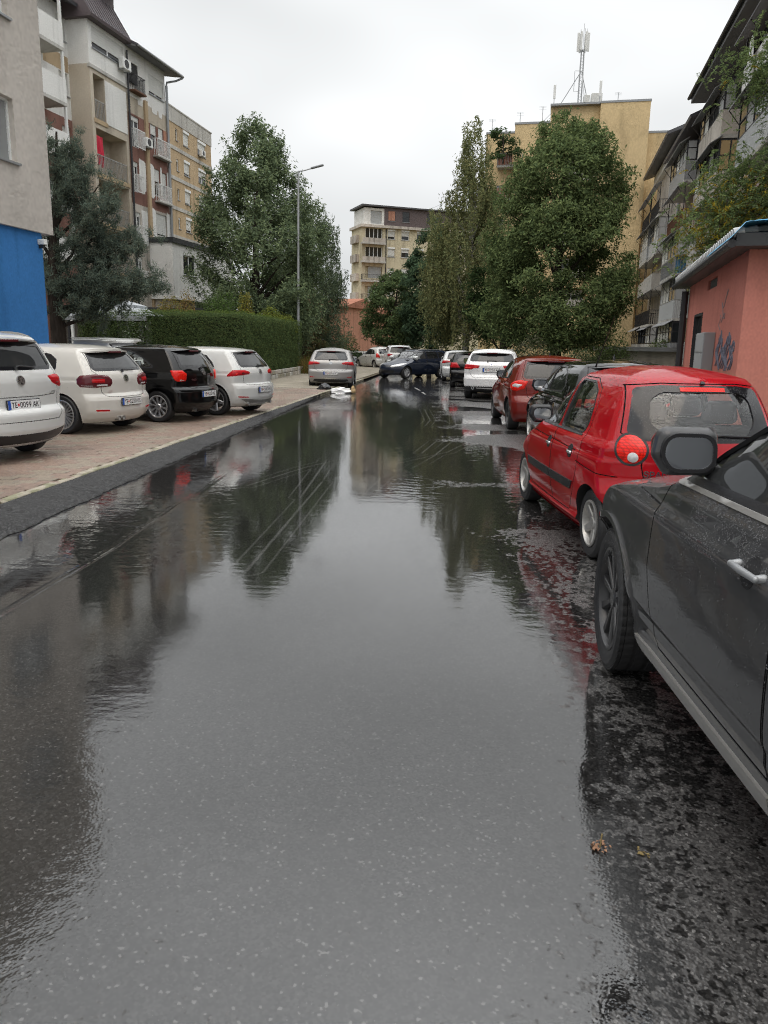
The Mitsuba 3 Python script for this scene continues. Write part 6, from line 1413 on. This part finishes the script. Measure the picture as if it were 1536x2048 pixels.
def tree(name, lab, base, H, z0, prof, seed, nclump=420, per=46, size=.15, cr=.48, cols=GREEN, tr=.2, trunk_to=.8, limbs=26, bark='bark', droop=0.0, strand=0.0, asym=.18, up=0.0, lean=0.0, group=None, aspect=.75, shell=.55):
    rg = np.random.default_rng(seed); base = np.array(base, float); t = thing(name, lab, 'tree', group)
    P, out = crown_points(base, H, z0, prof, rg, nclump, asym, shell); P[:, 0] += lean * ((P[:, 2] - base[2]) / H) ** 1.5
    hs = np.linspace(0, trunk_to, 9); tk = np.stack([base[0] + lean * hs ** 1.5 + .10 * H / 12 * np.sin(hs * 5 + seed), base[1] + .08 * np.cos(hs * 4 + seed), base[2] - .1 + hs * H], 1)
    trunk = [tube(tk, tr * (1.15 - hs / trunk_to) ** .8 + .015, 9)]
    for i in rg.choice(len(P), min(limbs, len(P)), replace=False):
        h = np.clip((P[i, 2] - base[2]) / H - rg.uniform(.12, .25), .12, trunk_to - .03); a = np.array([np.interp(h, hs, tk[:, k]) for k in range(3)]); b = P[i]; mid = (a + b) / 2 + (0, 0, .08 * np.linalg.norm(b - a) * (1 if not strand else 2.5))
        trunk.append(tube([a, (a + mid) / 2 + (0, 0, .02), mid, b], [tr * .32, tr * .24, tr * .16, .012], 5))
    add('trunk', cat(trunk), bark, t)
    C, N = [], []
    for p, o in zip(P, out):
        k = int(per * rg.uniform(.6, 1.4))
        if strand:
            q = rg.random(k); ln = strand * rg.uniform(.5, 1.2); sw = rg.standard_normal((3, 2)) * cr * .5; w = sw[rg.integers(0, 3, k)]
            c = np.stack([p[0] + w[:, 0] + .07 * rg.standard_normal(k), p[1] + w[:, 1] + .07 * rg.standard_normal(k), p[2] + .3 - q * ln], 1); n = np.broadcast_to(o * (1, 1, .2), (k, 3))
        else:
            d = rg.standard_normal((k, 3)); d *= (rg.random(k) ** .45 / np.linalg.norm(d, axis=1))[:, None]; c = p + d * cr * np.array([1.1, 1.1, .75]) * rg.uniform(.7, 1.25) - droop * np.abs(d[:, :1]) * np.array([0, 0, 1.0]); n = np.broadcast_to(o + (0, 0, .5), (k, 3))
            if up:
                w = rg.random(k) < .3; c = np.where(w[:, None], p + o * np.array([.3, .3, 1]) * up * rg.random((k, 1)) + .06 * rg.standard_normal((k, 3)), c)
        C.append(c); N.append(n)
    C = np.concatenate(C); ok = C[:, 2] > base[2] + .25
    m, col = leaves(C[ok], np.concatenate(N)[ok], size, cols, rg, aspect); put_leaves(t, t, m, col)
    return t


def D(px, py, Y):
    """the place that shows at this spot of the photograph when Y metres up the road (used to read positions off it)"""
    v = _f + (_r * math.cos(_rol) + _u * math.sin(_rol)) * (px - 768) / 1539 - _up * (py - 1024) / 1539; q = CAM + v * (Y / v[1]); return q


LIME = [(0, .55), (.08, .85), (.22, 1.0), (.45, .92), (.65, .72), (.82, .45), (.93, .22), (1, .04)]
def sc(prof, r): return [(a, b * r) for a, b in prof]
tree('lime_tree', 'broad dark green lime tree with spiky top behind the hedge on the left', (-10.35, 45, .2), 13.3, 1.2, sc([(0, .8), (.15, 1.0), (.35, 1.03), (.55, .93), (.72, .74), (.86, .48), (.95, .24), (1, .06)], 3.55), 3, 1150, 96, .098, .60, [(.13, .172, .098), (.152, .195, .105), (.115, .155, .094), (.17, .21, .108)], .26, up=1.2, shell=.45, asym=.34)
tree('weeping_tree', 'lighter weeping tree with hanging twigs right behind the broad lime tree on the left', (-9.7, 57, .2), 11.3, .8, sc([(0, .85), (.2, 1.0), (.45, .95), (.7, .8), (.88, .6), (1, .25)], 3.1), 5, 620, 95, .12, .6, [(.12, .155, .098), (.14, .17, .10), (.105, .138, .095)], .18, strand=1.9, aspect=.5)
tree('lime_tree', 'biggest full green lime tree on the right in front of the yellow block', (5.3, 36.3, .1), 11.5, 1.55, sc([(0, .6), (.08, .9), (.28, 1.05), (.5, 1.0), (.7, .82), (.85, .56), (.95, .28), (1, .08)], 3.1), 8, 1150, 100, .09, .54, [(.115, .155, .066), (.14, .18, .074), (.098, .138, .064), (.155, .195, .08)], .24, up=.7, shell=.48, asym=.32)
tree('birch_tree', 'tall olive green weeping birch left of the biggest lime tree', (1.75, 50, .1), 14.6, 3.0, sc([(0, .7), (.15, 1.0), (.35, .95), (.6, .62), (.82, .34), (1, .10)], 2.7), 12, 700, 95, .12, .5, [(.16, .18, .085), (.19, .20, .09), (.14, .16, .08), (.21, .205, .095)], .2, bark='bark_birch', strand=2.2, aspect=.55, asym=.4, shell=.4)
tree('round_tree', 'low round-headed dark tree on twin stems in the middle of the view', (-3.35, 62, .1), 7.0, 1.5, sc([(0, .6), (.15, .95), (.4, 1.0), (.7, .8), (.9, .4), (1, .1)], 2.75), 15, 430, 50, .14, .5, [(.075, .11, .052), (.09, .126, .056), (.105, .14, .056)], .12)
tree('maple_tree', 'dark green tree between the round-headed tree and the birch', (-.55, 58, .1), 10.3, 1.4, sc([(0, .6), (.15, .9), (.4, 1.0), (.65, .75), (.85, .4), (1, .05)], 2.3), 18, 420, 50, .15, .5, [(.066, .106, .06), (.08, .122, .066), (.058, .094, .058)], .16)
tree('street_tree', 'small dark tree behind the birch stem, close to the biggest lime tree', (3.6, 44, .1), 7.6, 2.0, sc([(0, .6), (.2, .95), (.5, 1.0), (.8, .6), (1, .1)], 2.0), 21, 190, 44, .13, .45, [(.03, .05, .022), (.04, .062, .024)], .2)
tree('garden_tree', 'brownish low tree below the weeping tree beside the lamp post', (-9.2, 53, .2), 4.0, .6, sc([(0, .7), (.3, 1.0), (.7, .8), (1, .1)], 1.7), 24, 130, 44, .11, .42, [(.09, .09, .042), (.08, .10, .045), (.11, .085, .045)], .08)
tree('roof_tree', 'leafy plant growing on a balcony of the yellow block', (5.0, 70.4, 16.9), 2.7, .2, sc([(0, .7), (.4, 1.0), (.8, .7), (1, .2)], 1.5), 27, 60, 42, .16, .4, [(.05, .08, .035), (.06, .09, .04)], .05)
# robinia whose boughs hang into the picture at the right edge
def robinia():
    rg = np.random.default_rng(31); t = thing('robinia_tree', 'feathery green and yellow robinia boughs hanging in at the right edge', 'tree'); base = np.array([11.2, 24.6, .1])
    tk = [base, base + (-.1, 0, 2.5), base + (-.2, .1, 5), base + (-.4, .1, 7.4)]; W = [tube(tk, [.2, .17, .12, .05], 9)]; C, N = [], []; Cy, Ny = [], []
    ends = [((8.6, 20.6, 8.1), 0), ((9.1, 21.0, 8.7), 0), ((9.6, 20.4, 8.4), 0), ((9.9, 21.6, 9.3), 0), ((9.3, 21.0, 7.7), 0), ((8.3, 20.4, 5.2), 1), ((7.9, 20.6, 4.7), 1), ((8.5, 20.9, 5.9), 0), ((9.1, 20.5, 6.1), 0), ((9.0, 20.8, 5.2), 1), ((9.6, 20.6, 5.5), 1), ((10.0, 21, 6.4), 0), ((8.9, 20.5, 4.5), 2), ((9.7, 20.4, 4.7), 2), ((10.4, 21.3, 5.3), 1), ((10.4, 20.8, 8.9), 0), ((8.15, 20.7, 5.7), 0), ((8.6, 21.3, 4.9), 1), ((8.35, 20.5, 4.3), 1), ((7.75, 20.9, 4.25), 1), ((9.3, 21.4, 5.7), 0), ((9.5, 20.8, 4.3), 2)]
    for e, yel in ends:
        e = np.array([(e[0] - 1.3) * 1.14, e[1] * 1.14, 1.65 + (e[2] - 1.65) * 1.14]); h = rg.uniform(.5, .9); a = base + (-.3 * h, .1, 7.4 * h * .9); W.append(tube([a, (a + e) / 2 + (0, 0, .5), e], [.06, .035, .01], 5))
        for k in range(150):
            p = e + rg.standard_normal(3) * (.50, .50, .36); dirn = rg.standard_normal(3) * (1, 1, .5) + (-.3, 0, -.35); dirn /= np.linalg.norm(dirn); L = rg.uniform(.16, .30); s = np.linspace(.15, 1, 8); side = np.cross(dirn, (0, 0, 1)); side /= np.linalg.norm(side) + 1e-9
            q = np.concatenate([p + dirn * L * s[:, None] + side * .035 * sg - np.array([0, 0, 1]) * (.12 * s[:, None] ** 2) for sg in (-1, 1)]); tgt = (Cy, Ny) if rg.random() < (.06, .30, .6)[yel] else (C, N)
            tgt[0].append(q); tgt[1].append(np.broadcast_to(np.array([0, -.2, 1.0]), q.shape))
    add('trunk', cat(W), 'bark', t)
    m, col = leaves(np.concatenate(C), np.concatenate(N), .046, [(.15, .20, .085), (.18, .23, .09), (.125, .175, .08)], rg, .8, jit=.5); put_leaves(t, t, m, col)
    m, col = leaves(np.concatenate(Cy), np.concatenate(Ny), .040, [(.32, .25, .03), (.24, .22, .035), (.30, .20, .03)], rg, .8, jit=.5); k = put_leaves(t, t, m, col, 'yellow_leaves')
robinia()
# pine with blue-green needle tufts
def pine():
    rg = np.random.default_rng(41); t = thing('pine_tree', 'old pine with dark leaning trunk and blue green needle tufts beside the stucco building', 'tree'); b = np.array([-13.0, 26.2, .05])
    tk = np.array([b, b + (.05, 0, 1.6), b + (.0, 0, 3.2), b + (.12, 0, 5), b + (.3, .1, 6.6), b + (.4, .1, 8.2)]); W = [tube(tk, [.30, .25, .22, .16, .10, .03], 10)]; C, DI = [], []
    br = [(2.2, (1.6, -.3, 1.1)), (2.6, (3.1, -.2, .7)), (2.9, (2.4, .3, 1.9)), (3.2, (3.5, -.1, -.1)), (3.4, (3.0, .4, 1.4)), (3.7, (1.5, -.5, 1.6)), (4.0, (2.9, .2, .9)), (4.4, (2.3, -.3, 1.7)), (4.8, (1.6, .3, 1.9)), (5.2, (1.1, -.3, 1.7)), (5.6, (.6, .2, 1.6)), (3.0, (3.3, .5, .5)), (2.4, (2.4, -.6, .2)), (4.2, (-.8, .2, 1.2)), (5.0, (-.6, -.2, 1.2)), (6.0, (.2, 0, 1.9)), (6.4, (.8, 0, 1.4)), (3.5, (-1.0, 0, .5)), (3.6, (2.2, .1, 2.4)), (2.0, (3.0, .2, -.2)), (2.8, (.9, -.6, .9)), (2.3, (2.0, 0, .5))]
    for h, v in br:
        a = np.array([np.interp(h, tk[:, 2] - b[2], tk[:, k]) for k in range(3)]); v = np.array(v); e = a + v; e[2] = max(e[2], 3.75 + .1 * rg.standard_normal()); v = e - a; mid = a + v * .5 + (0, 0, -.18 * np.linalg.norm(v) * .5); pts = [a, a + v * .22 + (0, 0, -.1), mid, a + v * .8 + (0, 0, -.06), e]; W.append(tube(pts, [.075, .06, .045, .028, .012], 6)); pts = np.array(pts)
        for k in range(38):
            s = rg.uniform(.38, 1.05); p = np.array([np.interp(s, [0, .22, .5, .8, 1], pts[:, i]) for i in range(3)]) + rg.standard_normal(3) * (.30, .30, .20); W.append(tube([p - (0, 0, .12), p], [.010, .006], 4, cap=False))
            n = 80; d = rg.standard_normal((n, 3)) + (0.15, 0, .55); d /= np.linalg.norm(d, axis=1, keepdims=True); st = p + rg.standard_normal((n, 3)) * .08; C.append(st); DI.append(d)
    add('trunk', cat(W), 'bark', t); C, DI = np.concatenate(C), np.concatenate(DI); n = len(C); L = rg.uniform(.10, .19, n)[:, None]; sd = np.cross(DI, rg.standard_normal((n, 3))); sd /= np.linalg.norm(sd, axis=1, keepdims=True); w = .013
    P = np.stack([C - sd * w, C + sd * w, C + DI * L], 1).reshape(-1, 3); f = np.arange(3 * n).reshape(-1, 3); k = np.array([(.13, .168, .135), (.155, .19, .15), (.11, .145, .118), (.17, .195, .14)]); col = np.repeat(k[rg.integers(0, 4, n)] * rg.uniform(.75, 1.25, (n, 1)), 3, 0)
    put_leaves(t, t, trimesh.Trimesh(P, f, process=False), col, 'needles')
pine()
# clipped hedge: dark core, small leaves on every face
def hedge():
    rg = np.random.default_rng(51); t = thing('hedge', 'long clipped dark green hedge with straight faces behind the parked cars on the left', 'hedge')
    x0, x1, y0, y1, z0, z1 = -13.9, -7.35, 29.6, 42.0, .35, 2.72
    add('hedge_core', bx(x0 + .15, x1 - .12, y0 + .12, y1 - .15, z0, z1 - .14), 'hedge_core', t, smooth=False); C, N = [], []
    def face(n, fn, nn): a, b = rg.random(n), rg.random(n); C.append(fn(a, b)); N.append(np.broadcast_to(np.array(nn, float), (n, 3)))
    def bump(a, b, s): return .16 * (meshkit.fbm(np.stack([a * s, b * 6, a * 0], 1), 3, 5) - .5)
    face(30000, lambda a, b: np.stack([x0 + (x1 - x0) * a, y0 + bump(a, b, 15) - .06 * rg.random(len(a)) + .12 * rg.random(len(a)), z0 + (z1 - z0) * b], 1), (0, -1, .3))
    face(34000, lambda a, b: np.stack([x1 + bump(a, b, 25) + .06 - .15 * rg.random(len(a)), y0 + (y1 - y0) * a, z0 + (z1 - z0) * b], 1), (1, 0, .3))
    face(16000, lambda a, b: np.stack([x0 + (x1 - x0) * a, y0 + (y1 - y0) * b, z1 + bump(a, b, 15) + .05 * rg.standard_normal(len(a)).clip(-1, 2)], 1), (0, 0, 1))
    m, col = leaves(np.concatenate(C), np.concatenate(N), .042, [(.085, .125, .05), (.10, .142, .058), (.074, .108, .048), (.125, .155, .06)], rg, .6); put_leaves(t, t, m, col, 'foliage')
    n = 9000; a, b = rg.random(n), rg.random(n); c = np.stack([x0 + (x1 - x0) * a, y0 + (y1 - y0) * b, z1 + .03 + .09 * rg.random(n)], 1); e = np.where(rg.random(n) < .5, 1, 0)
    m, col = leaves(c, np.broadcast_to(np.array([0, 0, 1.0]), (n, 3)), .045, [(.11, .15, .035), (.095, .135, .035)], rg, .5); put_leaves(t, t, m, col, 'new_shoots')
hedge()
def shrub(name, lab, c, r, h, cols, seed, n=1800, size=.06, group=None, stems=True):
    rg = np.random.default_rng(seed); t = thing(name, lab, 'shrub', group); d = rg.standard_normal((n, 3)); d[:, 2] = np.abs(d[:, 2]); d /= np.linalg.norm(d, axis=1, keepdims=True); q = rg.random(n) ** .4 * (1 + .35 * (meshkit.fbm(d * 2.5 + seed, 3, seed) - .5) * 2)
    C = np.array(c) + d * q[:, None] * np.array([r, r, h]); put_leaves(t, t, *leaves(C, d + (0, 0, .4), size, cols, rg, .65), 'foliage')
    add('stem', cat([tube([np.array(c), np.array(c) + np.array([math.cos(a) * r * .5, math.sin(a) * r * .5, h * .7])], [.02, .008], 5) for a in np.linspace(0, 5.2, 5)]), 'bark', t)
YG = [(.19, .17, .05), (.23, .16, .05), (.15, .15, .05)]; YL = [(.17, .19, .04), (.13, .16, .04)]; GB = [(.06, .10, .03), (.075, .115, .035)]
shrub('golden_shrub', 'leftmost golden shrub rising above the hedge near the patched block', (-11.9, 34.6, 2.1), .75, 1.55, YG, 61, 2200); shrub('golden_shrub', 'rust tinged golden shrub left of the rounded green bush above the hedge', (-10.9, 33.8, 2.2), .42, 1.55, [(.24, .16, .07), (.2, .17, .06)], 62, 1500)
shrub('round_bush', 'rounded fresh green bush above the middle of the hedge', (-10.0, 36.0, 2.1), 1.25, 1.75, GB, 63, 4200); shrub('golden_shrub', 'upright golden conifer above the hedge in front of the broad lime tree', (-8.75, 35.6, 2.2), .42, 1.75, [(.2, .17, .04), (.17, .17, .04)], 64, 1800)
shrub('golden_shrub', 'yellow green shrub above the right end of the hedge', (-8.0, 37.5, 2.3), .7, 1.05, YL, 65, 1900); shrub('golden_shrub', 'second yellow green shrub further back above the right end of the hedge', (-7.9, 40.2, 2.2), .7, .9, YL, 66, 1500)
shrub('variegated_shrub', 'white flecked climbing shrub at the left end of the hedge', (-11.6, 29.2, .4), .75, 2.2, [(.30, .33, .26), (.06, .09, .035), (.05, .08, .03), (.05, .08, .03)], 67, 1500, .05)
shrub('wild_shrub', 'tangled dark shrub behind the white crossover and below the biggest lime tree', (3.6, 31.5, .1), 1.3, 2.0, [(.045, .06, .028), (.06, .07, .035), (.12, .12, .08)], 68, 3600, .07); shrub('wild_shrub', 'grey green shrub right of the wild tangled one behind the dull red hatchback', (5.4, 30.5, .1), 1.2, 1.5, [(.05, .07, .035), (.09, .10, .06)], 69, 2600, .07)
shrub('lilac_bush', 'light green bush left of the low grey shed below the biggest lime tree', (8.9, 42.5, .1), 1.6, 2.9, [(.085, .115, .045), (.10, .13, .05), (.07, .10, .04)], 70, 4200, .085); shrub('lilac_bush', 'small light green bush between the low shed and the shabby block', (13.6, 48.5, .1), 1.5, 2.3, [(.085, .115, .045), (.10, .13, .05)], 71, 3000, .09)
shrub('dark_hedge', 'dark clipped bush in front of the low pale wall at the end of the road', (-7.4, 65.8, .1), 2.3, 1.15, [(.025, .045, .02), (.032, .052, .022)], 72, 3600, .085); shrub('garden_bush', 'round bush in front of the orange house', (-8.4, 72, .1), 1.5, 2.6, [(.04, .07, .028), (.05, .08, .03)], 73, 2600, .1)
def tufts(name, cx, cy, rx, ry, n, h, cols, seed, z=.1):
    rg = np.random.default_rng(seed); b = np.stack([cx + rx * rg.uniform(-1, 1, n), cy + ry * rg.uniform(-1, 1, n), np.full(n, z)], 1); d = rg.standard_normal((n, 3)) * (.35, .35, .1) + (0, 0, 1); L = h * rg.uniform(.5, 1.1, n)[:, None]; w = np.cross(d, rg.standard_normal((n, 3))); w *= .012 / np.linalg.norm(w, axis=1, keepdims=True)
    P = np.stack([b - w, b + w, b + d * L], 1).reshape(-1, 3); k = np.array(cols); col = np.repeat(k[rg.integers(0, len(k), n)] * rg.uniform(.7, 1.3, (n, 1)), 3, 0)
    q = add(name, trimesh.Trimesh(P, np.arange(3 * n).reshape(-1, 3), process=False), 'leaf', None, smooth=False, color=np.clip(col, 0, 1)); labels[q] = {'kind': 'stuff', 'label': 'tall dry grass and weeds round the foot of the lamp post', 'category': 'grass'}
tufts('tall_grass', -7.0, 42.6, .55, 2.0, 1600, .9, [(.2, .19, .05), (.12, .14, .04), (.24, .12, .06)], 81)
